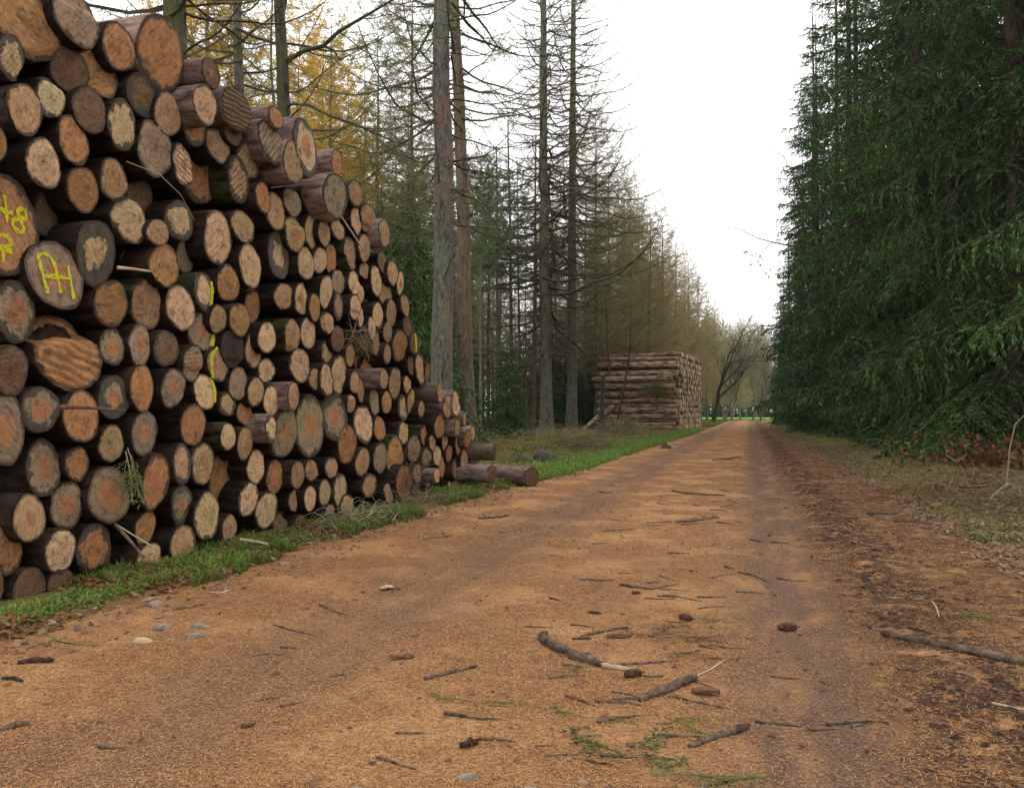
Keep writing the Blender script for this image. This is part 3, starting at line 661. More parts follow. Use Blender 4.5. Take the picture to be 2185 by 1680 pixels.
PINE = [LC(23, 13, 2.4, .62, 5, T_PINE, M['pine'], .45, (-5, 40)), LC(21, 10, 2.3, .65, 4, T_PINE, M['olive'], .45, (-5, 40))]
DEAD = [LC(15, 1.2, 1.9, .42, 5, T_DEAD, M['larch'], .4, (-15, 10), .4, .8), LC(18, 1.5, 1.6, .55, 4, T_DEAD, M['olive'], .4, (-15, 10), .4, .8)]
T_GOLD = [(L, *larch_bough(L, r, 17, 95, .048, .3, .4)) for L in (.7, 1.3, 2.0, 2.8)]
GOLD = [LC(20, 4, 3.0, .46, 5, T_GOLD, M['yellow'], .7), LC(17, 2.5, 2.7, .46, 5, T_GOLD, M['yellow'], .7)]
TRK = {k: [trunk_mesh(H, R, M[m], 50 + i * 7, 10, w, .93, st, None, z1) for i in range(2)] for k, (H, R, m, w, st, z1) in {
    'larch': (20, .17, 'bark_larch', .08, 26, 12), 'pole': (22, .13, 'bark_pole', .10, 22, 13), 'red': (23, .16, 'bark_red', .06, 14, 10), 'thin': (16, .08, 'bark_larch', .14, 20, 9), 'gold': (16.5, .13, 'bark_larch', .08, 8, 8)}.items()}

# the trees one can pick out
def big_trunk(H, R, mat, seed, stubs, z1, wob=.1): return trunk_mesh(H, R, M[mat], seed, 14, wob, .72, stubs, None, z1)
GL = 'trees of the left wood'
p = foot(945, 16.2); tree('pine_tree', p, big_trunk(22, .235, 'bark_grey', 301, 16, 12), LC(24, 5.2, 2.6, .55, 4, T_BARE, M['olive'], .4, (0, 15), .5, .8, M['twig_dark']), 'tall grey pine trunk with reddish patches rising right behind the near pile end', 'tree', GL, 1, .4, (0, math.radians(.5)))
p = foot(1003, 25); tree('pine_tree', p, big_trunk(24, .25, 'bark_red', 302, 14, 12), LC(25, 7, 3.0, .7, 4, T_BARE, M['larch'], .4, (0, 15), .5, .7, M['twig_dark']), 'reddish brown pine trunk just right of the tall grey pine trunk', 'tree', GL, 1, 1.4, (math.radians(-.3), math.radians(-2.6)))
p = foot(1166, 43); tree('larch_tree', p, big_trunk(31, .34, 'bark_larch', 303, 26, 14), BIG[0], 'tall bare larch with long level boughs, left of its slimmer twin', 'tree', GL, 1, .2)
p = foot(1219, 46); tree('larch_tree', p, big_trunk(31, .31, 'bark_larch', 304, 20, 14), BIG[1], 'slimmer tall bare larch, right twin of the one with long boughs', 'tree', GL, 1, 2.2, (0, math.radians(-.9)))
p = foot(1272, 56); tree('larch_tree', p, TRK['larch'][0], LARCH[0], 'brownish larch with a dense pointed crown right of the twin bare larches', 'tree', GL, 1.12, 1.0)
p = foot(1092, 46); tree('slender_tree', p, big_trunk(24, .18, 'bark_pole', 305, 10, 8), PINE[1], 'pale slender trunk leaning slightly, between the grey pine and the twin larches', 'tree', GL, .76, 0, (0, math.radians(-.7)))
p = foot(1062, 50); tree('slender_tree', p, big_trunk(23, .17, 'bark_pole', 306, 8, 8), PINE[0], 'straight pale trunk left of the leaning pale trunk', 'tree', GL, .78, 2)
p = foot(1107, 54); tree('slender_tree', p, big_trunk(23, .13, 'bark_red', 307, 8, 8), PINE[0], 'thin reddish trunk close behind the leaning pale trunk', 'tree', GL, .8, 3)
p = foot(1138, 52); tree('slender_tree', p, big_trunk(23, .18, 'bark_red', 308, 8, 8), PINE[1], 'reddish trunk just left of the bare larch with long boughs', 'tree', GL, .85, 4)
p = foot(1042, 56); tree('slender_tree', p, big_trunk(23, .13, 'bark_red', 309, 8, 8), PINE[0], 'thin reddish trunk left of the two pale trunks', 'tree', GL, .8, 5)
p = foot(355, 14.2); tree('oak_tree', p, big_trunk(16, .30, 'bark_moss', 310, 10, 9), LC(16, 4.4, 3.2, .8, 4, T_BARE, M['olive'], .3, (0, 30), .5, .8, M['twig_dark']), 'thick dark mossy trunk behind the top of the near pile', 'tree', GL, 1, 0, (0, math.radians(.5)))
p = foot(523, 18.5); tree('larch_tree', p, big_trunk(17, .17, 'bark_grey', 311, 14, 11), LC(17, 4.6, 3.2, .6, 4, T_BARE, M['olive'], .3, (0, 25), .5, .8, M['twig_dark']), 'lichened grey trunk standing above the pile, right of the thick mossy trunk', 'tree', GL, 1, 1, (0, math.radians(-1.4)))
p = foot(583, 24); tree('slender_tree', p, TRK['thin'][0], DEAD[1], 'thin grey stem close left of the yellow mossed trunk with the long bough', 'tree', GL, 1.1, 1)
# trunk with two long bent boughs that reach over the pile's slope
mt = MB(); rr = np.random.default_rng(9); base = foot(609, 18.2)
def rel(u, v, Z): q = at_depth(u, v, Z) - base; return (q.x, q.y, q.z)
mt.tube([(0, 0, -.1), rel(609, 420, 18.2), rel(606, 240, 18.2), rel(602, 130, 18.2), rel(596, 20, 18.2), rel(592, -120, 18.2)], [.2, .16, .145, .135, .12, .10], 12, 0, .03, rr)
mt.tube([rel(604, 130, 18.2), rel(625, 122, 18.1), rel(652, 108, 18), rel(690, 98, 17.8), rel(722, 68, 17.7), rel(770, 40, 17.5), rel(845, -4, 17.3)], [.06, .052, .048, .045, .04, .034, .02], 6, 0, .05, rr)
mt.tube([rel(690, 98, 17.8), rel(712, 108, 17.7), rel(725, 128, 17.6), rel(745, 118, 17.5), rel(800, 85, 17.3)], [.03, .026, .022, .016, .006], 4, 0)
mt.tube([rel(606, 228, 18.2), rel(625, 222, 18), rel(660, 225, 17.6), rel(700, 246, 17.2), rel(745, 262, 16.9), rel(800, 285, 16.6), rel(880, 320, 16.3)], [.04, .036, .033, .028, .022, .016, .006], 5, 0, .05, rr)
mt.tube([rel(597, 40, 18.2), rel(606, 20, 18.3), rel(613, -30, 18.4)], [.06, .05, .04], 5, 0)
T_small = T_BARE[1:5]; tc = MB()
for (u, v, Z, ang, l) in [(650, 108, 18, .3, 1.6), (722, 68, 17.7, .1, 1.6), (770, 40, 17.5, -.3, 1.5), (660, 225, 17.6, .2, 1.3), (720, 252, 17, -.2, 1.6), (790, 280, 16.6, .1, 1.4), (600, 180, 18.2, 3.0, 1.8), (600, 90, 18.2, 2.8, 2.0), (604, 200, 18.2, 3.6, 1.6), (830, 10, 17.3, .1, 1.5)]:
    T = T_small[int(rr.integers(4))]; Rm = rotz(YAW + ang) @ roty(-rr.uniform(-.4, .5)); s = l / T[0]; off = np.array(rel(u, v, Z))
    tc.quads(T[1].reshape(-1, 3) * s @ Rm.T + off, 0); tc.add(T[2] * s @ Rm.T + off, T[3], 1)
tree('oak_tree', base, mt.mesh('trunk', [M['bark_moss']]), tc.mesh('crown', [M['olive'], M['twig_dark']], False), 'yellow mossed trunk with a long bent bough reaching over the slope of the pile', 'tree', GL)
# golden larches glowing behind the pile
for u, Z, k, s, lab in ((436, 30, 0, .98, 'golden yellow larch behind the thick mossy trunk'), (640, 42, 0, .95, 'golden larch behind the trunk with the long bent bough'), (700, 38, 1, .9, 'shorter golden larch above the stepped slope of the pile'), (775, 47, 1, .95, 'golden larch farthest right of the yellow ones'), (735, 56, 0, 1.15, 'tall golden larch behind the other yellow ones'), (668, 52, 0, 1.05, 'golden larch between the two nearest yellow ones'), (400, 34, 1, 1.0, 'golden larch at the left, beside the thick mossy trunk'), (575, 44, 1, .85, 'golden larch behind the lichened grey trunk')):
    tree('golden_larch', foot(u, Z), TRK['gold'][k], GOLD[k], lab, 'tree', 'golden larches', s * 1.38, tr.uniform(0, 6))
for i, (u, Z, k) in enumerate([(690, 48, 2), (745, 60, 0), (800, 40, 2), (842, 52, 0), (880, 38, 2), (905, 60, 2), (480, 40, 2), (560, 56, 0)]):
    tree('larch_tree', foot(u, Z), TRK['larch'][i % 2], LARCH[k], f'thin crowned larch, {NTH[i]} of those dotted among the golden larches', 'tree', 'olive larches among the golden ones', tr.uniform(1.0, 1.2), tr.uniform(0, 6))
# green young spruces by the pile's end
for u, Z, k, s, lab in ((872, 20, 1, .95, 'green young spruce tucked behind the stepped end of the pile'), (990, 27, 0, .75, 'low green spruce right of the tall grey pine foot'), (905, 24, 1, .9, 'green spruce between the pile slope and the grey pine trunk'), (1000, 40, 1, .9, 'dark young spruce deep between grey pine and pale trunks'), (1120, 62, 1, 1.2, 'dark young spruce far behind the thin reddish trunk'), (1240, 60, 0, 1.0, 'low spruce behind the twin bare larches'), (822, 27, 1, 1.2, 'dark green spruce rising behind the middle of the pile slope')):
    tree('young_spruce', foot(u, Z), YOUNGT[k], YOUNG[k], lab, 'tree', 'young spruces in the left wood', s, tr.uniform(0, 6))
# thicket of dead twiggy poles
for i in range(6):
    u, Z = tr.uniform(1110, 1270), tr.uniform(52, 75)
    tree('young_spruce', foot(u, Z), YOUNGT[1], YOUNG[1], 'dark young spruce in the understorey of the left wood', 'tree', 'understorey spruces of the left wood', tr.uniform(.7, 1.15), tr.uniform(0, 6))
for i in range(16):
    u, Z = tr.uniform(930, 1215), tr.uniform(47, 66)
    tree('dead_larch', foot(u, Z), TRK['thin'][i % 2], DEAD[i % 2], 'thin dead larch full of bare twigs in the left wood thicket', 'tree', 'dead twiggy larches in the left wood', tr.uniform(.75, 1.1), tr.uniform(0, 6))
# the wood along the left side of the track, out to the far end
occ = [(q.x, q.y) for q in [foot(945, 16.2), foot(1003, 25), foot(1166, 43), foot(1219, 46), foot(1272, 56), foot(1092, 46), foot(1062, 50)]]
for i, (u, Z, k) in enumerate([(1300, 60, 0), (1345, 66, 1), (1385, 64, 3), (1330, 74, 2), (1412, 72, 1), (1365, 80, 0), (1440, 82, 1), (1402, 90, 3), (1462, 94, 0), (1250, 66, 2), (1285, 72, 1)]):
    q = foot(u, Z); occ.append((q.x, q.y))
    tree('larch_tree', q, TRK['larch'][i % 2], LARCH[k], f'autumn larch, {NTH[i]} of those rising behind the far stack and the saplings', 'tree', GL, [1.0, .98, .95, 1.05, .98, 1.0, .97, .98, .95, 1.05, 1.0][i], tr.uniform(0, 6))
for i, (u, Z, k, s) in enumerate([(1472, 98, 1, 1.0), (1490, 106, 0, .98), (1508, 116, 3, .97), (1526, 126, 1, .92), (1543, 136, 0, .87), (1560, 142, 3, .82), (1578, 148, 1, .74), (1592, 156, 0, .70)]):
    q = foot(u, Z); occ.append((q.x, q.y))
    tree('larch_tree', q, TRK['larch'][i % 2], LARCH[k], f'brown larch, {NTH[i]} in the line stepping down behind the far stack', 'tree', GL, s, tr.uniform(0, 6))
edge = [(-10.2, 68), (-9.8, 74), (-9.6, 80), (-9.4, 87), (-9.2, 95), (-9.0, 104)]
for i, (x, y) in enumerate(edge):
    k = [1, 0, 3, 1, 0, 3][i]
    tree('larch_tree', (x, y, 0), TRK['larch'][i % 2], LARCH[k], f'rust brown larch on the wood edge, {NTH[i]} beyond the far stack', 'tree', GL, [1.0, 1.02, .98, .95, .93, .9][i], tr.uniform(0, 6))
n = 0; tries = 0
while n < 104 and tries < 6000:
    tries += 1
    y = tr.uniform(24, 118); x = -10.5 - tr.uniform(0, 1) ** 1.3 * (14 + y * .55)
    d = ROT.transposed() @ (Vector((x, y, 0)) - CAM); Z = -d.z; u = CX + F * d.x / Z
    if u < 330 or Z < 26 or (u < 860 and Z < 44): continue
    if y < 66 and x > -13.5 and y > 46: continue
    if u < 860 and tr.random() < .5: continue
    if any((x - a) ** 2 + (y - b) ** 2 < 7.5 for a, b in occ): continue
    occ.append((x, y)); n += 1; q = tr.random(); smax = (570 * Z / 1700 + 1.2) / 23 if 930 < u < 1165 else 9
    if u < 860:
        if q < .08: k, c, t, nm, lab, g = 0, PINE[int(tr.integers(2))], TRK['pole'][0], 'pine_tree', 'slender pine in the wood behind the near pile', 'pines behind the near pile'
        elif q < .55: c, t, nm, lab, g = LARCH[2], TRK['larch'][1], 'larch_tree', 'olive larch in the wood behind the near pile', 'larches behind the near pile'
        else: c, t, nm, lab, g = GOLD[0], TRK['gold'][0], 'golden_larch', 'distant golden larch in the wood behind the near pile', 'distant golden larches'
    elif q < .34: c, t, nm, lab, g = PINE[int(tr.integers(2))], TRK['red' if q < .17 else 'pole'][int(tr.integers(2))], 'pine_tree', 'slender pine trunk deep in the left wood beyond the pile', 'pines deep in the left wood'
    elif q < .86: c, t, nm, lab, g = LARCH[int(tr.integers(4))], TRK['larch'][int(tr.integers(2))], 'larch_tree', 'brown autumn larch deep in the left wood', 'larches deep in the left wood'
    else: c, t, nm, lab, g = YOUNG[1], YOUNGT[1], 'young_spruce', 'dark young spruce deep in the left wood', 'young spruces deep in the left wood'
    tree(nm, (x, y, 0), t, c, lab, 'tree', g, min(smax, tr.uniform(.82, 1.05)) * (1.2 if nm == 'young_spruce' else 1), tr.uniform(0, 6))

# ---- broadleaved trees (bare), grown by branching
def broadleaf(H, R, seed, mat, leafmat=None, levels=4, spread=.9, leaves=0, kids=(5, 5, 5), first=.25):
    g = np.random.default_rng(seed); tk = MB(); cr = MB()
    def grow(p, d, l, rad, lv):
        k = 6 if lv < 2 else 4; pts = [p]; dd = d.copy(); seg = l / k
        for i in range(k):
            dd = unit(dd + g.normal(size=3) * (.10 + .08 * lv) + np.array([0, 0, .06 * (lv > 0)])); pts.append(pts[-1] + dd * seg)
        pts = np.array(pts); rr_ = rad * np.linspace(1, .45 if lv < levels else .25, k + 1)
        (tk if lv == 0 else cr).tube(pts, rr_, (10, 6, 4, 3, 3)[min(lv, 4)], 0, .03 if lv < 2 else 0, g)
        if lv >= levels:
            if leaves:
                m = leaves; s = g.uniform(.2, 1, m); q = np.stack([np.interp(s * k, np.arange(k + 1), pts[:, c]) for c in range(3)], 1)
                cr.quads(needles(q, g.normal(size=(m, 3)) - np.array([0, 0, .4]), .06, .045, g), 1)
            return
        nk = kids[min(lv, len(kids) - 1)]
        for j in range(nk):
            t = g.uniform(first if lv == 0 else .2, 1.0) if j else 1.0
            q = np.array([np.interp(t * k, np.arange(k + 1), pts[:, c]) for c in range(3)])
            ax = unit(np.cross(dd, g.normal(size=3))); a = g.uniform(.35, spread) if j else g.uniform(.1, .3)
            nd = unit(dd * math.cos(a) + ax * math.sin(a)); grow(q, nd, l * g.uniform(.5, .72), rad * (1 - .5 * t) * g.uniform(.5, .7), lv + 1)
    grow(np.array([0, 0, -.1]), np.array([0, 0, 1.0]), H * .5, R, 0)
    mats = [mat] + ([leafmat] if leafmat else [])
    return tk.mesh('trunk', [mat]), cr.mesh('crown', mats, False)
BL = [broadleaf(15, .26, 3, M['bark_moss'], M['larch'], 4, 1.0, 2, (6, 6, 5, 5)), broadleaf(13, .2, 8, M['bark_larch'], M['larch'], 4, .9, 3, (6, 6, 5, 5)), broadleaf(14, .18, 15, M['bark_larch'], M['olive'], 4, .8, 3, (7, 6, 5, 5))]
for i, (u, Z, k, s, lab) in enumerate([(1520, 98, 0, 1.1, 'bare oak with mossy arching boughs at the far end of the track'), (1545, 112, 1, 1.0, 'bare tree right behind the mossy oak at the end of the track'), (1560, 118, 2, .95, 'forked bare tree by the meadow at the end of the track'), (1580, 125, 1, .95, 'slim bare tree by the meadow, left of the track end'), (1606, 128, 2, 1.05, 'bare tree right where the track disappears'), (1496, 108, 2, 1.15, 'bare tree behind the far stack corner'), (1622, 120, 1, 1.0, 'bare tree against the last spruces at the track end')]):
    tree('bare_tree', foot(u, Z), BL[k][0], BL[k][1], lab, 'tree', 'bare trees at the end of the track', s, tr.uniform(0, 6))
for i in range(16):
    u, Z = tr.uniform(1440, 1660), tr.uniform(150, 240); k = int(tr.integers(3))
    tree('bare_tree', foot(u, Z), BL[k][0], BL[k][1], 'distant bare tree beyond the meadow at the track end', 'tree', 'distant trees beyond the meadow', tr.uniform(.9, 1.3), tr.uniform(0, 6))
for i in range(16):
    u, Z = 1455 + i * 13 + tr.uniform(-4, 4), tr.uniform(178, 186)
    tree('young_spruce', foot(u, Z), YOUNGT[0], YOUNG[0], 'low bluish conifer in the hedge line beyond the far meadow', 'tree', 'hedge conifers beyond the meadow', tr.uniform(1.3, 1.9), tr.uniform(0, 6))
for i in range(38):
    u, Z = 1452 + (i * 5.3) % 200 + tr.uniform(-6, 6), 188 + i * 1.6; k = int(tr.integers(4))
    tree('larch_tree', foot(u, Z), TRK['larch'][i % 2], LARCH[k], 'hazy brown larch closing the view far beyond the meadow', 'tree', 'larches closing the view beyond the meadow', tr.uniform(1.05, 1.4), tr.uniform(0, 6))
# small dark saplings in front of the far stack
def sapling(name, paths, mat, label, leafmat=None):
    b = Vector(paths[0][0]); mb = MB(); g = np.random.default_rng(4)
    for pth, r0, r1 in paths_iter(paths): mb.tube([np.array(Vector(q) - b) for q in pth], np.linspace(r0, r1, len(pth)), 6, 0, .03, g)
    o = link(name, mb.mesh(name, [mat]), None, b); return tag(o, label, 'tree')
def paths_iter(paths): return paths[1]
b0 = foot(1282, 44); D_ = lambda u, v, Z=44: at_depth(u, v, Z)
sapling('sapling', ((b0,), [((b0, D_(1283, 880), D_(1286, 830), D_(1286, 805)), .13, .10), ((D_(1286, 805), D_(1299, 793), D_(1301, 780), D_(1296, 750), D_(1294, 690), D_(1292, 600)), .08, .02), ((D_(1286, 805), D_(1275, 798), D_(1255, 790), D_(1225, 788)), .05, .012), ((D_(1286, 810), D_(1270, 806), D_(1240, 815)), .03, .008)]), M['bark_moss'], 'small dark crooked sapling standing before the left end of the far stack')
b0 = foot(1312, 44.5)
sapling('sapling', ((b0,), [((b0, D_(1322, 870), D_(1332, 820), D_(1340, 770), D_(1345, 740)), .075, .045), ((D_(1345, 740), D_(1344, 700), D_(1346, 660)), .035, .01), ((D_(1345, 742), D_(1358, 712), D_(1370, 695)), .03, .008)]), M['bark_moss'], 'thin dark sapling leaning to the right across the far stack')
# bare twigs with a few leaves sticking out of the spruce row against the sky
g = np.random.default_rng(77); mb = MB()
b0 = foot(1830, 36)
def tw(pts, r0, r1, n=4): mb.tube([np.array(at_depth(u, v, Z) - b0) for u, v, Z in pts], np.linspace(r0, r1, len(pts)), n, 0)
tw([(1830, 930, 36), (1815, 700, 36), (1760, 560, 34.5), (1712, 430, 32.5), (1690, 370, 32), (1672, 335, 31.5), (1645, 315, 31)], .05, .01, 6)
tw([(1755, 555, 34.3), (1690, 525, 31.5), (1650, 517, 31), (1615, 508, 30.5), (1580, 490, 30), (1540, 483, 29.5)], .035, .011)
tw([(1650, 517, 31), (1620, 540, 30.5), (1600, 545, 30), (1604, 562, 30)], .018, .011); tw([(1700, 440, 32), (1680, 415, 31.5), (1664, 400, 31)], .02, .005); tw([(1672, 335, 31.5), (1690, 310, 31.5), (1700, 280, 31)], .015, .004)
tw([(1790, 650, 35.5), (1700, 620, 32), (1660, 610, 31), (1630, 580, 30), (1618, 562, 30)], .03, .011); tw([(1818, 760, 36), (1690, 735, 32), (1640, 700, 31)], .025, .005); tw([(1822, 800, 36), (1690, 765, 32), (1650, 770, 31)], .02, .004)
o = bpy.data.objects.new('bare_sapling', None); COL.objects.link(o); o.location = b0; tag(o, 'bare grey sapling whose twigs stick out of the spruce row against the sky', 'tree')
link('trunk', mb.mesh('trunk', [M['bark_larch']]), o)
P = np.array([np.array(at_depth(u + g.normal() * 5, v + g.normal() * 10, 30.3) - b0) for u, v in [(1600, 548)] * 8 + [(1622, 560)] * 6 + [(1640, 575)] * 5 + [(1660, 590)] * 5 ])
lf = MB(); lf.quads(needles(P, g.normal(size=P.shape), .12, .09, g), 0); link('crown', lf.mesh('crown', [M['dead_leaf']], False), o)
# ------------------------------------------------------------------ ground, track and what lies on them
def vn(x, y, s, seed=0.0): return mnoise.noise((x * s + seed, y * s - seed, seed * .37))
def sst(a, b, x): t = min(1, max(0, (x - a) / (b - a))); return t * t * (3 - 2 * t)
def edge_l(y): return -3.82 + .40 * sst(11, 17, y) + .16 * vn(0, y, .9, 3) + .07 * vn(0, y, 3.1, 8) + .30 * sst(22, 45, y)
def edge_r(y): return 2.15 + .22 * vn(0, y, .7, 5) + .10 * vn(0, y, 2.7, 9) - .35 * sst(20, 50, y)
def road_z(x, y):
    z = -.028 * math.exp(-((x - .22) / .24) ** 2) - .028 * math.exp(-((x + 2.25) / .3) ** 2)
    z += .045 * math.exp(-((x - .86) / .17) ** 2) * (.6 + .6 * vn(x, y, 1.3, 2)) + .012 * vn(x, y, 2.2, 1) + .006 * vn(x, y, 7, 4)
    z += .02 * sst(1.1, 2.2, x)
    return z
def ground_z(x, y):
    l, r_ = edge_l(y), edge_r(y)
    d = max(l - x, x - r_)          # > 0 outside the track
    if d < -.5: return -.10
    z = -.10 + .13 * sst(-.5, .12, d)
    if d > 0:
        side = 1 if x > 0 else -1
        bumps = .05 * vn(x, y, .9, 11) + .03 * vn(x, y, 2.6, 12)
        if side > 0: z += (.10 * sst(0, 1.6, d) + bumps) * sst(0, .8, d)
        else: z += (bumps * 1.3 + .05 * vn(x, y, .35, 14)) * sst(0, .8, d) * (1 if (y > 13 or x < -8) else .25)
    return z
def grid(xs, ys, fz, name, mat, uvs=None):
    mb = MB(); nx, ny = len(xs), len(ys)
    v = np.array([(x, y, fz(x, y)) for y in ys for x in xs], np.float32)
    i = np.arange(ny - 1)[:, None] * nx + np.arange(nx - 1)[None]; i = i.ravel()
    mb.add(v, np.stack([i, i + 1, i + nx + 1, i + nx], 1)); return mb.mesh(name, [mat])

def mat_ground():
    m = NT('forest floor'); co = m.n('TexCoord', out=3); g = m.n('NewGeometry')
    sx = m.n('SeparateXYZ', {0: co}, out=0); sy = m.n('SeparateXYZ', {0: co}, out=1)
    n1 = m.noise(co, .9, 5, .6); n2 = m.noise(co, 6, 5, .65); n3 = m.noise(co, 30, 4, .65)
    c = m.mix(m.ramp(n1, .35, .65), rgb(.06, .05, .025), rgb(.12, .105, .035))           # brown floor, moss
    c = m.mix(m.math('MULTIPLY', m.ramp(n2, .45, .65), .7), c, rgb(.16, .165, .035))
    verge_l = m.math('MULTIPLY', m.ramp(sx, -9.0, -5.0), m.ramp(sx, 0.0, -1.0))
    c = m.mix(m.math('MULTIPLY', verge_l, m.ramp(n1, .3, .6)), c, rgb(.085, .085, .025))
    c = m.mix(m.math('MULTIPLY', m.ramp(m.noise(co, 1.7, 4), .52, .66), .6), c, rgb(.15, .085, .045))
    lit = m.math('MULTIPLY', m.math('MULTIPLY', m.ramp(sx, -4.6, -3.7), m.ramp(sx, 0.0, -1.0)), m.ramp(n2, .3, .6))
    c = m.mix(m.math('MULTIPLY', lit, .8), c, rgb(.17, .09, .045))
    right = m.ramp(sx, .5, 1.5)
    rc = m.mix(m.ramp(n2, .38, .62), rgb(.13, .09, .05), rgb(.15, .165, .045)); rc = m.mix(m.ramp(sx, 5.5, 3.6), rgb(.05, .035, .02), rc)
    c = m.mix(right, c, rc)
    c = m.mix(m.math('MULTIPLY', m.ramp(n3, .5, .7), .6), c, rgb(.03, .022, .014))
    h = m.math('ADD', n2, m.math('MULTIPLY', n3, .6))
    return m.out(m.princ(c, .95, m.bump(h, .9, .05), .05))
def mat_road():
    m = NT('needle covered track'); co = m.n('TexCoord', out=3)
    sx = m.n('SeparateXYZ', {0: co}, out=0)
    wob = m.noise(m.scale(co, .5, .35, 1), 1, 4, .6)
    x = m.math('ADD', sx, m.math('MULTIPLY', m.math('SUBTRACT', wob, .5), .35))
    n1 = m.noise(co, 1.3, 5, .6); n2 = m.noise(m.scale(co, 1, 1.0, 1), 14, 5, .7); n3 = m.noise(co, 75, 3, .7); n4 = m.noise(co, 160, 2, .6)
    v = m.n('TexVoronoi', {'Vector': co, 'Scale': 55.0, 'Randomness': 1.0}, out=0)
    def track(cx, w):
        d = m.math('ABSOLUTE', m.math('SUBTRACT', x, cx)); return m.ramp(d, w, w * .25)
    needle = m.mix(m.ramp(n3, .3, .7), rgb(.145, .068, .035), rgb(.49, .255, .112))
    needle = m.mix(m.math('MULTIPLY', m.ramp(n4, .48, .62), .85), needle, rgb(.075, .038, .026))
    needle = m.mix(m.math('MULTIPLY', m.ramp(n2, .44, .62), .65), needle, rgb(.14, .07, .04))
    needle = m.mix(m.math('MULTIPLY', m.ramp(n1, .45, .62), .45), needle, rgb(.55, .31, .14))
    bare = m.mix(m.ramp(n3, .35, .65), rgb(.085, .05, .034), rgb(.205, .125, .082)); bare = m.mix(m.math('MULTIPLY', m.ramp(n4, .5, .6), .6), bare, rgb(.05, .03, .022))
    t = m.math('MAXIMUM', m.math('MULTIPLY', track(.24, .60), 1.0), m.math('MULTIPLY', track(-2.15, .70), .8))
    t = m.math('MULTIPLY', t, m.math('ADD', .45, m.math('MULTIPLY', m.ramp(m.noise(m.scale(co, 3.5, .8, 1), 1.2, 4, .6), .34, .6), .55)))
    c = m.mix(t, needle, bare)
    rdg = m.math('MULTIPLY', m.math('MAXIMUM', track(.92, .56), m.math('MULTIPLY', track(1.6, .8), .8)), m.ramp(m.noise(co, 7, 6, .75), .40, .55))
    c = m.mix(m.math('MULTIPLY', rdg, .95), c, rgb(.045, .028, .022))
    blot = m.math('MAXIMUM', m.math('MULTIPLY', m.ramp(m.noise(co, 5.5, 5, .7), .58, .68), .65), m.math('MULTIPLY', m.ramp(m.noise(co, 1.5, 6, .72), .54, .70), .42))
    c = m.mix(blot, c, rgb(.09, .055, .035))
    h = m.math('ADD', m.math('ADD', m.math('MULTIPLY', n2, 1.2), m.math('MULTIPLY', n3, .6)), m.math('ADD', m.math('MULTIPLY', n4, .3), m.math('MULTIPLY', rdg, 1.0)))
    rough = m.math('SUBTRACT', .92, m.math('MULTIPLY', t, .15))
    return m.out(m.princ(c, rough, m.bump(h, .9, .02), .05))
MG, MR = mat_ground(), mat_road()
def steps(a, b, n, p=1.0): return a + (b - a) * np.linspace(0, 1, n) ** p
xs = np.concatenate([-steps(160, 9, 16, .5)[:-1] * 1.0, steps(-9, 7, 110)[:-1], steps(7, 160, 16, 2.0)])
ys = np.concatenate([steps(-30, 0, 10)[:-1], steps(0, 30, 190)[:-1], steps(30, 130, 130)[:-1], steps(130, 700, 16, 1.6)])
xs = np.sort(xs)
tag(link('ground', grid(xs, ys, ground_z, 'ground', MG)), 'mossy forest floor either side of the track', None, None, 'structure')
ry_ = np.concatenate([steps(-4, 12, 250)[:-1], steps(12, 40, 160)[:-1], steps(40, 145, 110)])
tag(link('track', grid(steps(-4.5, 2.75, 150), ry_, road_z, 'track', MR)), 'forest track covered in orange needles', None, None, 'structure')
mead = flatmat('meadow grass', (.15, .34, .05), (.11, .26, .035), .5, .9, .0)
q = [at_depth(u, 880, Z) for u, Z in ((1380, 134), (1625, 134), (1690, 176), (1330, 176))]
mb = MB(); mb.quads([[(p.x, p.y, .16) for p in q]]); tag(link('meadow_field', mb.mesh('meadow_field', [mead])), 'bright green meadow beyond the end of the track', None, None, 'structure')

g = np.random.default_rng(99)
def sample(n, fx, fy, keep=None):
    out = []
    while len(out) < n:
        y = fy(); x = fx(y)
        if keep is None or keep(x, y): out.append((x, y))
    return out
def surf(x, y): return max(road_z(x, y) if -4.5 < x < 2.75 and y < 145 else -9, ground_z(x, y))
def in_view(x, y, pad=60):
    d = ROT.transposed() @ (Vector((x, y, 0)) - CAM); Z = -d.z
    return Z > .6 and -pad < CX + F * d.x / Z < 2184 + pad
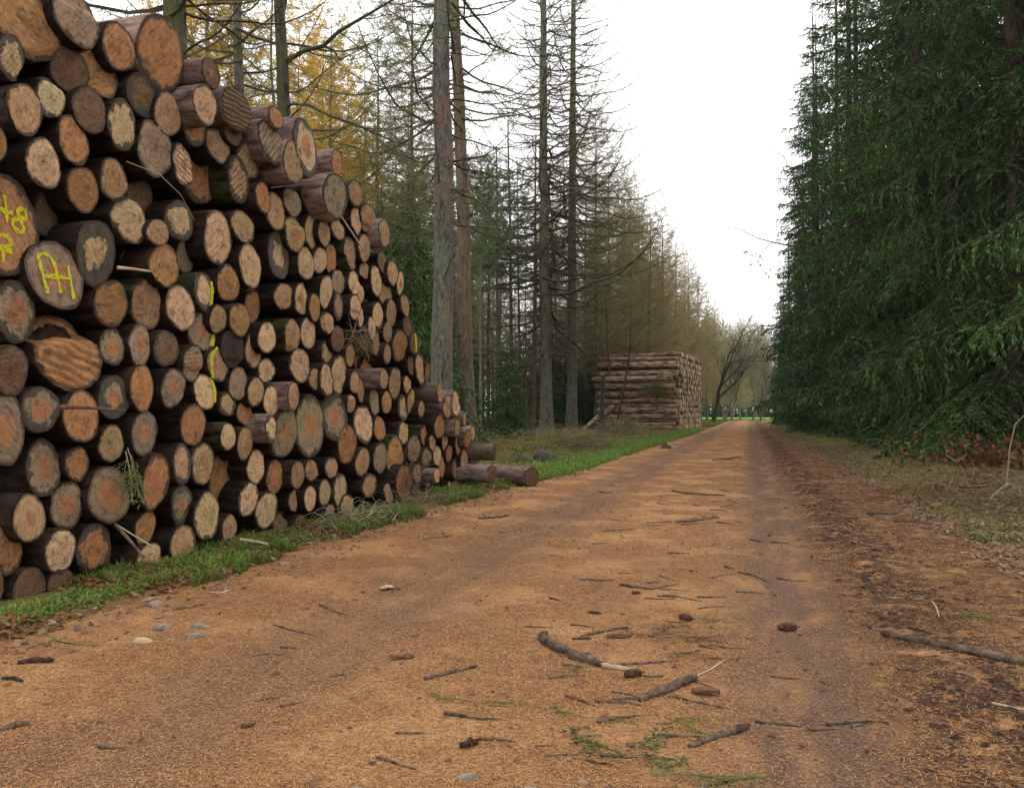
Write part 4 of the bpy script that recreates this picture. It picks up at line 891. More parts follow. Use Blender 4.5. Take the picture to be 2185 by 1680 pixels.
# fallen needles, one blade each
def needle_litter(name, n, y0, y1, l, w, bias):
    P = []
    while len(P) < n:
        y = y0 + (y1 - y0) * g.random() ** bias; x = g.uniform(-4.1, 2.6)
        if not in_view(x, y): continue
        k = max(math.exp(-((x - .25) / .3) ** 2) * .93, math.exp(-((x - .92) / .3) ** 2) * .6, math.exp(-((x + 2.15) / .42) ** 2) * .5)
        if g.random() < k: continue
        P.append((x, y, surf(x, y) + .002))
    P = np.array(P); a = g.uniform(0, 6.283, n); D = np.stack([np.cos(a), np.sin(a), np.abs(g.normal(size=n)) * .16], 1)
    S = np.stack([-np.sin(a), np.cos(a), np.zeros(n)], 1); ll = l * g.uniform(.6, 1.3, n)[:, None]; ww = w * g.uniform(.7, 1.3, n)[:, None]
    bend = S * (g.normal(size=n) * .25)[:, None] * ll
    mid = P + D * ll * .5 + bend * .5; end = P + D * ll + bend * .0
    mb = MB(); mb.quads(np.stack([P - S * ww * .5, P + S * ww * .5, mid + S * ww * .5, mid - S * ww * .5], 1)); mb.quads(np.stack([mid - S * ww * .5, mid + S * ww * .5, end + S * ww * .2, end - S * ww * .2], 1))
    tag(link(name, mb.mesh(name, [M['needle']], False)), 'orange fallen larch needles strewn over the track', None, None, 'stuff')
needle_litter('needle_litter', 185000, 1.9, 7.5, .022, .0024, 1.5)
needle_litter('needle_litter', 50000, 7, 20, .034, .0045, 1.4)

# clods of mud along the right hand ridge and scattered crumbs
def lumps(name, pts, label, mat, kind='stuff'):
    mb = MB()
    base = []; n = 6
    for k, (zz, rr) in enumerate(((-.3, .9), (.15, 1.0), (.6, .6), (.8, .08))):
        base.append([(math.cos(t) * rr, math.sin(t) * rr, zz) for t in np.linspace(0, 6.283, n, endpoint=False)])
    base = np.array(base).reshape(-1, 3); i = np.arange(3)[:, None] * n; j = np.arange(n)[None]; jn = (j + 1) % n
    f = np.stack([i + j, i + jn, i + n + jn, i + n + j], -1).reshape(-1, 4)
    for (x, y, s) in pts:
        v = base * np.array([s * g.uniform(.7, 1.6), s * g.uniform(.7, 1.6), s * g.uniform(.3, .8)]) * (1 + g.normal(size=(len(base), 1)) * .18)
        mb.add(v @ rotz(g.uniform(0, 6)).T + np.array([x, y, surf(x, y)]), f)
    return tag(link(name, mb.mesh(name, [mat], False)), label, None, None, kind)
pts = []
for _ in range(4200):
    y = 2.2 + 38 * g.random() ** 1.9; x = .86 + g.normal() * .16 * (1 + .5 * (g.random() < .3)) + (abs(g.normal()) * .45 if g.random() < .35 else 0)
    if vn(x, y, 2.2, 21) > -.12: pts.append((x, y, abs(g.normal()) * .010 + .005))
lumps('mud_clods', pts, 'dark churned mud clods along the right wheel track', M['mud'])
pts = [(g.uniform(-3.6, 2.2), 2.0 + 26 * g.random() ** 1.7, abs(g.normal()) * .006 + .004) for _ in range(2400)]
lumps('bark_crumbs', pts, 'dark crumbs of bark strewn over the track', M['bark_chip'])

# grass and other ground cover
def blades(name, pts, h, w, mats, label, lean=.5, mixf=None):
    mb = MB(); P = np.array([(x, y, surf(x, y) - .01) for x, y in pts]); n = len(P)
    hh = h * g.uniform(.45, 1.35, n); a = g.uniform(0, 6.283, n); D = np.stack([np.cos(a) * lean, np.sin(a) * lean, np.ones(n)], 1) * g.uniform(.5, 1.2, (n, 1)); D[:, 2] = 1
    S = np.stack([-np.sin(a), np.cos(a), np.zeros(n)], 1) * (w * g.uniform(.6, 1.3, n))[:, None] * .5
    u = unit(D); mid = P + u * hh[:, None] * .55; u2 = unit(D * np.array([2.2, 2.2, .7])); end = mid + u2 * hh[:, None] * .5
    q1 = np.stack([P - S, P + S, mid + S * .8, mid - S * .8], 1); q2 = np.stack([mid - S * .8, mid + S * .8, end + S * .1, end - S * .1], 1)
    which = g.integers(0, len(mats), n) if mixf is None else mixf(P)
    for k in range(len(mats)):
        mb.quads(np.concatenate([q1[which == k], q2[which == k]]), k)
    return tag(link(name, mb.mesh(name, mats, False)), label, None, None, 'stuff')
# strip at the foot of the near pile
pts = sample(24000, lambda y: edge_l(y) + .12 - abs(g.normal()) * .5, lambda: 2.6 + 11.4 * g.random() ** 1.1, lambda x, y: x > -4.75 and vn(x, y, 1.5, 31) + .5 * vn(x, y, 5, 8) > .18)
blades('grass_strip', pts, .095, .007, [M['grass'], M['grass'], M['grass_bright'], M['grass_dry']], 'green grass growing along the foot of the near pile', .7)
pts = sample(11000, lambda y: -4.6 + (edge_l(y) + 4.55) * g.random(), lambda: 3.2 + 10 * g.random() ** 1.1, lambda x, y: vn(x, y, 1.1, 71) + .6 * vn(x, y, 4, 8) > -.05)
blades('grass_strip', pts, .07, .008, [M['grass'], M['grass'], M['grass_dry'], M['grass_bright']], 'short grass right under the log ends of the near pile', 1.1)
# verge between the pile and the far stack
pts = sample(30000, lambda y: edge_l(y) + .12 - abs(g.normal()) * .75, lambda: 12.5 + 45 * g.random() ** 1.25, lambda x, y: vn(x, y, .8, 33) > -.35)
blades('verge_grass', pts, .12, .014, [M['grass_bright'], M['grass_bright'], M['grass']], 'bright green grass on the verge left of the track', .6)
pts = sample(36000, lambda y: edge_l(y) - .6 - 7.5 * g.random() ** .9, lambda: 13 + 42 * g.random() ** 1.2, lambda x, y: vn(x, y, .55, 35) > -.25)
blades('rough_grass', pts, .15, .016, [M['grass_dry'], M['grass_dry'], M['grass'], M['bracken']], 'mossy tufted grass between the verge and the wood', .9)
pts = sample(9000, lambda y: edge_l(y) + .1 - 2.5 * g.random(), lambda: 68 + 62 * g.random())
blades('distant_grass', pts, .2, .05, [M['grass_bright'], M['grass']], 'grass beside the far end of the track', .6)
# right verge
pts = sample(9500, lambda y: edge_r(y) - .25 + abs(g.normal()) * .85, lambda: 8.2 + 34 * g.random() ** 1.3, lambda x, y: in_view(x, y) and vn(x, y, 1.3, 41) > -.15)
blades('mossy_grass', pts, .075, .010, [M['grass_dry'], M['grass_dry'], M['grass'], M['grass']], 'thin yellowish grass on the right verge', .8)
# brown leaves on the right verge and along the edges
def leaves(name, pts, size, mat, label):
    P = np.array([(x, y, surf(x, y) + .006 + abs(g.normal()) * .012) for x, y in pts]); n = len(P); a = g.uniform(0, 6.283, n)
    D = np.stack([np.cos(a), np.sin(a), g.normal(size=n) * .35], 1); S = unit(np.cross(D, np.array([0, 0, 1.0]) + g.normal(size=(n, 3)) * .35)); s = (size * g.uniform(.6, 1.4, n))[:, None]; D = unit(D)
    mb = MB(); c = P + D * s * .5; k = np.cross(D, S) * s * .15
    mb.quads(np.stack([P, c + S * s * .35 + k, P + D * s, c - S * s * .35 + k], 1)); return tag(link(name, mb.mesh(name, [mat], False)), label, None, None, 'stuff')
pts = sample(12000, lambda y: edge_r(y) - .35 + abs(g.normal()) * 1.1, lambda: 5.5 + 24 * g.random() ** 1.2, lambda x, y: in_view(x, y) and vn(x, y, .9, 43) > -.3)
leaves('fallen_leaves', pts, .045, M['dead_leaf'], 'fallen brown leaves on the right verge')
pts = sample(900, lambda y: edge_l(y) + .15 + g.normal() * .22, lambda: 3 + 14 * g.random()); leaves('fallen_leaves', pts, .05, M['dead_leaf'], 'fallen leaves along the left edge of the track')
pts = sample(2200, lambda y: edge_l(y) - 1 - 7 * g.random(), lambda: 14 + 34 * g.random()); leaves('fallen_leaves', pts, .09, M['bracken'], 'rusty leaves under the edge of the left wood')

pts = sample(5200, lambda y: -4.6 + (edge_l(y) + 4.6) * g.random(), lambda: 3.0 + 10 * g.random() ** 1.2, lambda x, y: vn(x, y, 1.4, 72) > -.2)
leaves('low_weeds', pts, .035, M['grass'], 'small leaved weeds at the foot of the near pile')
pts = sample(4200, lambda y: -4.6 + (edge_l(y) + 4.7) * g.random(), lambda: 3.0 + 11 * g.random() ** 1.2, lambda x, y: vn(x, y, 1.4, 73) > -.1)
leaves('fallen_leaves', pts, .05, M['bracken'], 'rusty bark flakes and leaves at the foot of the near pile')
pts = sample(520, lambda y: g.uniform(-3.5, 2.2), lambda: 2.2 + 22 * g.random() ** 1.4, lambda x, y: vn(x, y, 1.1, 91) > .0)
leaves('fallen_leaves', pts, .035, M['bracken'], 'brown leaf scraps and bark flakes on the track')
pts = sample(90, lambda y: g.uniform(-3.5, 2.2), lambda: 2.2 + 18 * g.random() ** 1.4)
leaves('fallen_leaves', pts, .032, M['dead_leaf'], 'pale leaf scraps on the track')
# brushwood: tangles of thin twigs
def tangle(name, cx, cy, rx, ry, n, l, rad, mat, label, cat=None, kind='stuff', h=.25, arch=.5, leafmat=None, nleaf=0):
    mb = MB(); T = []
    for _ in range(n):
        x, y = cx + g.normal() * rx * .5, cy + g.normal() * ry * .5; z = surf(x, y) + abs(g.normal()) * h * .4; a = g.uniform(0, 6.283); L = l * g.uniform(.4, 1.3)
        t = np.linspace(0, 1, 5); up = arch * L * g.uniform(.0, 1)
        p = np.stack([x + math.cos(a) * L * t, y + math.sin(a) * L * t, z + up * np.sin(t * 2.9) + g.normal(size=5) * .03 * L], 1)
        p[:, 2] = np.maximum(p[:, 2], surf(x, y) + .004)
        mb.tube(p, rad * np.linspace(1, .3, 5) * g.uniform(.6, 1.3), 3, 0); T.append(p)
    mats = [mat]
    if leafmat:
        mats.append(leafmat); P = np.array([T[int(g.integers(len(T)))][int(g.integers(1, 5))] for _ in range(nleaf)])
        mb.quads(needles(P, g.normal(size=P.shape), .075 * g.uniform(.6, 1.3, len(P)), .055, g, True, .4), 1)
    o = link(name, mb.mesh(name, mats, False)); return tag(o, label, cat, None, kind)
def tpx(u, v): p, _ = on_ground(u, v, .05); return p
for (u, v, rx, ry, n, l, rad, mat, lab, h, ar) in [
    (2120, 940, 2.0, 3.0, 600, 1.1, .008, 'stick', 'dark tangled undergrowth below the right spruces', .4, .5), (2000, 940, 1.5, 3.5, 380, .9, .008, 'stick_green', 'greenish stems along the foot of the right spruces', .3, .4), (2130, 1060, 1.0, 1.6, 200, .5, .005, 'straw', 'dry grass stems on the right verge', .2, .4), (2110, 985, 1.7, 2.4, 420, .9, .0065, 'straw', 'pale dead bramble canes on the right verge', .35, .5), (2060, 965, 1.8, 2.6, 420, .9, .007, 'bracken', 'brown dead stems under the right spruces', .35, .4), (2060, 1060, 1.2, 2.0, 240, .45, .005, 'bracken', 'rusty broken stems on the right verge', .12, .25), (2170, 1090, .8, 1.2, 130, .4, .005, 'stick', 'dark twigs on the right verge', .12, .15),
    (780, 1110, .35, .9, 110, .35, .004, 'twig', 'dark brushwood at the foot of the near pile', .18, .4), (905, 1070, .3, 1.2, 90, .35, .004, 'straw', 'loose twigs on the grass at the pile foot', .12, .4), (640, 1140, .3, .8, 50, .3, .004, 'stick', 'twigs on the grass strip', .1, .25),
    (1150, 930, 3.5, 6, 420, 1.2, .012, 'twig', 'brushwood heaps along the edge of the left wood', .4, .35), (1230, 960, 1.2, 2.5, 160, .8, .009, 'stick', 'brown brushwood on the mossy verge', .2, .25), (1330, 925, 1.2, 4, 150, .8, .012, 'straw', 'dead stems before the far stack', .3, .4)]:
    p = tpx(u, v); tangle('brushwood_litter', p.x, p.y, rx, ry, n, l, rad, M[mat], lab, None, 'stuff', h, ar)
p = tpx(2140, 960); tangle('bramble_leaves', p.x, p.y, 2.2, 3.0, 80, .6, .003, M['straw'], 'green bramble leaves under the right spruces', None, 'stuff', .5, .8, M['bramble'], 700)
p = tpx(2080, 985); tangle('bramble_leaves', p.x, p.y, 1.5, 2.0, 60, .5, .003, M['straw'], 'green and yellow bramble leaves on the right verge', None, 'stuff', .35, .7, M['bramble'], 420)

# single plants and heaps one can pick out
p = tpx(1325, 925); mb = MB()
Q = needles(g.normal(size=(2600, 3)) * np.array([.55, .5, .22]) + np.array([0, 0, .28]), np.tile([0, 0, -.4], (2600, 1)) + g.normal(size=(2600, 3)), .35, .02, g); mb.quads(Q)
tag(link('brush_heap', mb.mesh('brush_heap', [M['twig']], False), None, p), 'dark rounded heap of brush in front of the far stack', 'brush heap')
for (u_, v_, n_) in ((2060, 1000, 500), (2150, 1010, 600), (2010, 955, 400), (2120, 1050, 300)):
    p = tpx(u_, v_); tangle('dead_bracken', p.x, p.y, .9, 1.3, 40, .7, .004, M['bracken'], 'rust brown bracken fronds on the right verge', None, 'stuff', .3, .8, M['bracken'], n_)
p = tpx(1738, 922); mb = MB(); W2 = []
for k in range(26):
    a = g.uniform(0, 6.28); z = g.uniform(.1, 1.15); l = .55 * (1.2 - z * .7); T = T_SPR[1]; Rm = rotz(a) @ roty(-.3); mb.quads(T[1].reshape(-1, 3)[::1] * l @ Rm.T + np.array([0, 0, z]))
tag(link('dead_sapling', mb.mesh('dead_sapling', [M['bracken']], False), None, p), 'rust brown dead sapling at the foot of the right spruces', 'sapling')
def stump(u, v, s, lab):
    p = tpx(u, v); mb = MB(); mb.tube([(0, 0, -.05), (.01, 0, .05 * s), (.0, .02, .11 * s), (.02, .02, .15 * s), (.03, .02, .16 * s)], np.array([.26, .19, .15, .10, .03]) * s, 12, 0, .2, g); tag(link('tree_stump', mb.mesh('tree_stump', [M['bark_moss']]), None, p), lab, 'stump')
stump(1120, 985, 1.1, 'dark mossy stump on the verge above the lying log'); stump(1165, 982, 1.5, 'grass tufted stump right of the dark mossy stump'); stump(1420, 953, .7, 'small dark stump at the verge edge near the track')

# ---- sticks lying about: (path in photo units, thickness start/end, material, label)
ST = [([(1155, 1359), (1163, 1372), (1190, 1386), (1230, 1405), (1285, 1424)], 20, 19, 'stick', 'thickest curved branch lying in the middle of the track'),
 ([(1285, 1424), (1320, 1430), (1365, 1434)], 14, 7, 'stick_pale', 'pale split tail lying at the end of the thickest curved branch'),
 ([(1362, 1494), (1400, 1482), (1440, 1470), (1484, 1450)], 15, 22, 'stick', 'stout broken stick lying right of the thickest curved branch'),
 ([(1482, 1446), (1515, 1430), (1546, 1411)], 4, 4, 'stick_pale', 'thin pale twig above the stout broken stick'),
 ([(906, 1451), (960, 1437), (1017, 1420)], 10, 8, 'stick', 'straight short stick lying alone on the left of the track centre'),
 ([(1880, 1358), (1930, 1374), (2000, 1388), (2090, 1402), (2190, 1418)], 13, 18, 'stick', 'long dark branch at the right, running out of the photo'),
 ([(1470, 1594), (1530, 1572), (1598, 1546)], 12, 16, 'stick', 'broken bark covered stick low in the middle of the photo'),
 ([(1485, 1684), (1540, 1668), (1600, 1652)], 8, 7, 'stick', 'stick cut by the bottom edge of the photo'),
 ([(-6, 1560), (30, 1553), (62, 1545)], 11, 14, 'stick', 'stick cut by the left edge of the photo'),
 ([(70, 1322), (95, 1350), (125, 1370), (165, 1377), (215, 1379)], 5, 4, 'stick_green', 'green bent twig at the left grass edge'),
 ([(35, 1392), (75, 1380), (118, 1366)], 4, 3, 'stick_green', 'thin green side twig under the green bent twig'),
 ([(38, 1416), (75, 1411), (112, 1412)], 12, 12, 'mud', 'black rotten piece of wood near the left edge'),
 ([(5, 1445), (28, 1446), (48, 1452)], 9, 8, 'mud', 'smaller black rotten piece left below the first'),
 ([(1238, 1356), (1290, 1347), (1338, 1339)], 5, 9, 'stick', 'dark stick just above the thickest curved branch'), ([(1220, 1362), (1262, 1363)], 7, 7, 'stick', 'short dark stick left above the thickest curved branch'),
 ([(1322, 1247), (1350, 1252), (1388, 1257)], 6, 4, 'stick', 'dark short stick in the middle distance of the track centre'), ([(1240, 1236), (1275, 1239), (1310, 1238)], 4, 4, 'stick', 'thin stick left of the dark short stick in the middle distance'),
 ([(1434, 1048), (1460, 1052), (1500, 1055), (1548, 1057)], 4, 4, 'stick', 'long thin stick across the far part of the track'), ([(1556, 1072), (1580, 1062), (1615, 1060), (1650, 1057), (1690, 1068)], 2.5, 1.5, 'twig', 'wiry bent twig beside the right wheel track'),
 ([(1440, 1113), (1480, 1110), (1532, 1104)], 4, 5, 'stick', 'dark stick beyond the small white stone'), ([(1380, 1115), (1430, 1113)], 3, 3, 'stick_green', 'mossy thin stick left of the dark stick beyond the white stone'),
 ([(1020, 1106), (1050, 1105), (1084, 1100)], 7, 6, 'stick', 'dark stick near the lying log, left part of the track'), ([(1285, 1133), (1320, 1130), (1352, 1129)], 3, 3, 'stick', 'thin twig in the left wheel track'),
 ([(1848, 1097), (1880, 1099), (1918, 1097)], 7, 5, 'stick', 'dark stick on the right side bank of the track'), ([(1908, 1112), (1960, 1118), (2010, 1124)], 3, 3, 'stick', 'thin twig below the dark stick on the right bank'),
 ([(1510, 1374), (1545, 1378), (1602, 1378)], 5, 2, 'stick', 'thin dark twig between stout stick and cone'), ([(1330, 1441), (1380, 1446), (1415, 1446)], 5, 5, 'stick', 'short bark strip under the pale split tail'),
 ([(1800, 1068), (1850, 1066), (1890, 1060)], 3, 3, 'stick', 'thin curved twig high on the right bank'), ([(1520, 981), (1550, 979), (1580, 976)], 3, 3, 'stick', 'far small stick crossing the track'), ([(1936, 1352), (1975, 1360)], 6, 7, 'stick', 'small dark piece above the long dark branch'),
 ([(2115, 1512), (2150, 1518), (2190, 1520)], 7, 6, 'stick_pale', 'pale splinter near the right edge'), ([(1985, 1280), (1996, 1297), (2003, 1320)], 3, 3, 'stick_pale', 'short pale root-like twig above the long dark branch'),
 ([(445, 1262), (470, 1265), (493, 1258)], 4, 5, 'stick_pale', 'pale curved splinter on the left part of the track'), ([(370, 1303), (405, 1297), (440, 1290)], 6, 3, 'stick', 'dark pointed stick by the pale stones'), ([(900, 1150), (940, 1146), (965, 1140)], 4, 4, 'stick', 'dark twig by the grass strip beyond the pile middle')]
def stick(path, t0, t1, mat, lab, name='stick', lift=.35):
    P = []; n = len(path)
    for i, (u, v) in enumerate(path):
        p, k = on_ground(u, v); th = (t0 + (t1 - t0) * i / max(1, n - 1)); R = th / 2 * k / F
        q = Vector((p.x, p.y, surf(p.x, p.y))); q.z += R * .75; P.append((q, R))
    o0 = P[0][0].copy(); pts = np.array([np.array(q - o0) for q, _ in P]); rad = np.array([R for _, R in P])
    s = np.linspace(0, len(pts) - 1, max(6, len(pts) * 3)); idx = np.arange(len(pts))
    pp = np.stack([np.interp(s, idx, pts[:, c]) for c in range(3)], 1); rr_ = np.interp(s, idx, rad) * (1 + g.normal(size=len(s)) * .10)
    pp += g.normal(size=pp.shape) * rad.mean() * .12; rr_[0] *= .75; rr_[-1] *= .6
    mb = MB(); mb.tube(pp, rr_, 8, 0, .07, g); return tag(link(name, mb.mesh(name, [M[mat]]), None, o0), lab, 'stick')
for s_ in ST: stick(*s_)
sg = np.random.default_rng(55)
for i in range(110):
    v = 985 + 640 * sg.random() ** 1.15; k = (v - 880) / 1.15
    u = 1600 + k * (sg.normal() * .38 - .48) if sg.random() < .72 else 1600 + k * sg.uniform(-2.9, 1.9)
    if not 0 < u < 2184: continue
    L = sg.uniform(.06, .24) * F / (EYE * F / (v - 880)); a = sg.normal() * .28
    bend = sg.normal() * L * .06
    o = stick([(u, v), (u + L * .5, v + L * .25 * math.sin(a) + bend * .4), (u + L, v + L * .5 * math.sin(a))], sg.uniform(.010, .02) * (v - 880) / EYE, .006 * (v - 880) / EYE, 'stick' if sg.random() < .8 else 'bark_chip', 'short thin dark twig lying on the orange needles of the track', 'small_twig')
    o['group'] = 'small twigs on the track'; o['category'] = 'twig'
# sticks and splinters leaning on or stuck in the pile
def rod(pts, t0, t1, mat, lab, name='stick'):
    P = [on_x(u, v, x) for u, v, x in pts]; o0 = P[0][0]; mb = MB()
    mb.tube([np.array(p - o0) for p, _ in P], np.linspace(t0, t1, len(P)) / 2 * P[0][1] / F, 6, 0, .06, g); tag(link(name, mb.mesh(name, [M[mat]]), None, o0), lab, 'stick')
rod([(244, 1117, -4.3), (270, 1145, -4.22), (306, 1187, -4.05)], 8, 6, 'stick', 'dark stick leaning at the pile foot below the grey bull-eye log')
rod([(246, 1117, -4.3), (285, 1141, -4.2), (322, 1163, -4.1)], 3.5, 3, 'stick_pale', 'thin pale splinter crossing above the dark leaning stick')
rod([(512, 1151, -4.25), (545, 1155, -4.1), (572, 1160, -4.0)], 9, 4, 'stick_pale', 'pale pointed stake lying in the grass at the pile foot')
rod([(728, 462, -4.15), (752, 498, -4.12), (778, 537, -4.1)], 3.5, 3, 'stick_pale', 'long whitish splinter hanging on the upper slope of the pile')
rod([(128, 868, -4.2), (180, 868, -4.18), (240, 874, -4.2), (268, 876, -4.3)], 12, 2, 'bark_chip', 'long torn brown splinter across two heart logs at the left')
rod([(250, 571, -4.25), (285, 574, -4.2), (320, 579, -4.22)], 8, 5, 'stick_pale', 'short pale splintered branch right of the cracked pale log')
rod([(270, 345, -4.2), (340, 372, -4.15), (385, 415, -4.12), (415, 470, -4.15)], 2.5, 1.5, 'twig', 'thin dark twig arching over the upper left logs')
# green spruce spray hanging on the pile
def spray(name, loc, Ts, lab, mats, cat='branch'):
    mb = MB()
    for (L, a, tilt, off) in Ts:
        T = T_NEAR[0] if L < .5 else T_NEAR[1]; s = L / T[0]; Rm = rotz(a) @ roty(-tilt)
        mb.quads(T[1].reshape(-1, 3)[: (len(T[1]) // 2) * 4] * s @ Rm.T + np.array(off), 0); mb.add(T[2] * s @ Rm.T + np.array(off), T[3], 1)
    return tag(link(name, mb.mesh(name, mats, False), None, loc), lab, cat)
p, _ = on_x(272, 985, -4.28); spray('spruce_spray', p, [(.40, .5, -1.2, (0, 0, .1)), (.36, -.4, -1.3, (.02, -.03, .08)), (.32, 1.4, -1.0, (0, .03, .05)), (.25, 2.2, -1.25, (.02, -.04, .03))], 'green spruce spray hanging between log ends low in the pile', [M['olive'], M['twig']])
p, _ = on_x(770, 715, -4.25); mbq = MB(); Q = needles(g.normal(size=(160, 3)) * np.array([.03, .12, .06]), g.normal(size=(160, 3)) + np.array([0, .6, -.7]), .25, .006, g); mbq.quads(Q); tag(link('twig_bunch', mbq.mesh('twig_bunch', [M['straw']], False), None, p), 'bunch of dry twigs caught between logs in the right half of the pile', 'twigs')
p, _ = on_x(880, 1010, -4.25); mbq = MB(); Q = needles(g.normal(size=(200, 3)) * np.array([.03, .2, .15]), g.normal(size=(200, 3)), .32, .006, g); mbq.quads(Q); tag(link('twig_bunch', mbq.mesh('twig_bunch', [M['stick']], False), None, p), 'loose twigs hanging over the twig-covered log near the pile foot', 'twigs')
p = at_depth(1395, 828, 53.2); mbq = MB(); Q = needles(g.normal(size=(500, 3)) * np.array([.5, .12, .2]), g.normal(size=(500, 3)) + np.array([.5, 0, -.3]), .5, .03, g); mbq.quads(Q); tag(link('twig_bunch', mbq.mesh('twig_bunch', [M['olive']], False), None, p), 'mossy brush caught on the long side of the far stack', 'twigs')
# fresh sprigs on the track
for i, (u, v, Ts, lab, mt_) in enumerate([(1330, 1600, [(.30, 2.4, .1, (0, 0, .03)), (.26, 1.2, .12, (.02, .02, .03)), (.2, .2, .1, (0, 0, .03))], 'green spruce sprig with needles near the bottom of the photo', 'spruce'), (1385, 1628, [(.34, .1, .14, (0, 0, .02)), (.18, .9, .1, (0, 0, .02))], 'half bare sprig arching right below the green spruce sprig', 'olive'),
    (1240, 1512, [(.2, .2, .1, (0, 0, .015)), (.16, 2.5, .1, (0, 0, .015))], 'small mossy sprig left of the stout broken stick', 'grass_dry'), (1400, 1345, [(.34, .3, .12, (0, 0, .02)), (.3, 1.4, .1, (0, 0, .02)), (.2, 2.6, .1, (0, 0, .02))], 'dry brown sprig above the thin dark twig', 'bracken'), (1450, 1385, [(.28, .2, .08, (0, 0, .02)), (.22, .6, .08, (-.1, 0, .02))], 'dry sprig right of the thickest curved branch', 'bracken'), (1180, 1412, [(.16, .4, .1, (0, 0, .02))], 'tiny green sprig under the thickest curved branch', 'olive'), (1000, 1480, [(.22, .3, .1, (0, 0, .015)), (.2, 2.8, .1, (0, 0, .015))], 'mossy sprig below the straight short stick', 'grass_dry'),
    (1475, 1305, [(.2, .2, .1, (0, 0, .02))], 'dull sprig beside the pale log bit in the track centre', 'olive'), (1420, 1510, [(.2, -.6, .1, (0, 0, .02)), (.16, .4, .1, (0, 0, .02))], 'mossy sprig just below the stout broken stick', 'grass_dry'), (2020, 1300, [(.35, .1, .08, (0, 0, .02)), (.3, .5, .08, (0, 0, .02))], 'yellow green moss sprig on the right bank above the long branch', 'grass_dry'), (1975, 970, [(.5, .1, .2, (0, 0, .02)), (.45, .8, .25, (0, 0, .02)), (.4, 2.4, .3, (0, 0, .02))], 'bluish fallen spruce bough on the right verge', 'spruce_blue')]):
    p = tpx(u, v); p.z = surf(p.x, p.y); spray('sprig', p, Ts, lab, [M[mt_], M['stick_green']], 'sprig')
# cones, stones, bark chips
def cone(u, v, L, a, lab):
    p = tpx(u, v); p.z = surf(p.x, p.y) + L * .17; mb = MB(); n = 9
    t = np.linspace(0, 1, 12); prof = np.sin(np.clip(t * 1.05 + .06, 0, 1) * math.pi) ** .6 * L * .17 + .003
    prof = prof * (1 + .14 * (np.arange(12) % 2)); mb.tube(np.stack([(t - .5) * L * math.cos(a), (t - .5) * L * math.sin(a), t * 0], 1), prof, n + 1, 0, .06, g)
    tag(link('spruce_cone', mb.mesh('spruce_cone', [M['cone']], False), None, p), lab, 'cone')
cone(1683, 1314, .125, .3, 'brown spruce cone lying in the right wheel track'); cone(1353, 1421, .10, .6, 'dark open cone touching the pale split tail of the branch'); cone(1357, 1248, .06, .2, 'small brown cone at the dark short stick in the middle distance')
cone(1465, 1303, .1, -.4, 'pale grey cone beside the dull sprig')
def pebble(u, v, s, mat, lab, cat='stone', flat=.28):
    p = tpx(u, v); p.z = surf(p.x, p.y); mb = MB(); n = 8
    mb.tube([(0, 0, -.1 * s), (0, 0, .15 * s * flat), (.03 * s, 0, .6 * s * flat), (.05 * s, .02 * s, .9 * s * flat)], np.array([.9, 1.0, .75, .12]) * s * .5, n, 0, .14, g)
    o = link(cat.replace(' ', '_'), mb.mesh(cat, [M[mat]]), None, p); o.scale = (1.35, .9, 1); o.rotation_euler = (0, 0, g.uniform(0, 3)); tag(o, lab, cat)
for u, v, s, m_, lab, c_ in [(1556, 1157, .07, 'stone', 'white stone in the track centre, middle distance', 'stone'), (1245, 1219, .06, 'stone', 'whitish stone at the left end of a mossy sprig line', 'stone'), (345, 1322, .10, 'stone', 'pale flat stone at the left grass edge', 'stone'), (430, 1320, .09, 'stone', 'pale crumpled piece right of the pale flat stone', 'stone'), (418, 1338, .08, 'stone', 'greyish flat piece below the pale crumpled piece', 'stone'), (1140, 1655, .06, 'stone', 'pale pinkish stone near the bottom edge', 'stone'), (768, 1655, .055, 'stone', 'grey stone near the bottom edge, left of centre', 'stone'), (1000, 1622, .06, 'stone', 'grey pebble lying between two dark crumbs low in the photo', 'stone'), (1270, 1290, .06, 'mud', 'dark grey stone left of the dry sprigs', 'stone'),
    (1340, 1318, .05, 'stone', 'tiny white chip in the track centre', 'stone'), (305, 1350, .09, 'stick_pale', 'buff wood chip below the pale flat stone', 'wood chip'), (330, 1275, .12, 'stone', 'lilac grey flat slab at the edge of the left grass', 'stone'), (610, 1190, .09, 'stone', 'pale slab in the grass at the pile foot', 'stone')]:
    pebble(u, v, s, m_, lab, c_)
def chip(u, v, L, W_, a, mat, lab):
    p = tpx(u, v); p.z = surf(p.x, p.y) + .006; mb = MB(); k = 8; t = np.linspace(-.5, .5, k); prof = (1 - (2 * np.abs(t)) ** 3) * W_ * .5 + .002
    ca = np.stack([t * L, np.zeros(k), .25 * W_ * np.cos(t * 3) + g.normal(size=k) * .003], 1); top = ca + np.array([0, 0, .010])
    rows_ = [ca + np.stack([0 * t, -prof, 0 * t], 1), top + np.array([0, 0, W_ * .12]), ca + np.stack([0 * t, prof, 0 * t], 1), ca - np.array([0, 0, .004])]
    v = np.concatenate(rows_); i = np.arange(4)[:, None] * k; j = np.arange(k - 1)[None]; i2 = ((np.arange(4) + 1) % 4)[:, None] * k
    mb.add(v @ rotz(a).T, np.stack([i + j, i + j + 1, i2 + j + 1, i2 + j], -1).reshape(-1, 4)); tag(link('bark_chip', mb.mesh('bark_chip', [M[mat]]), None, p), lab, 'bark chip')
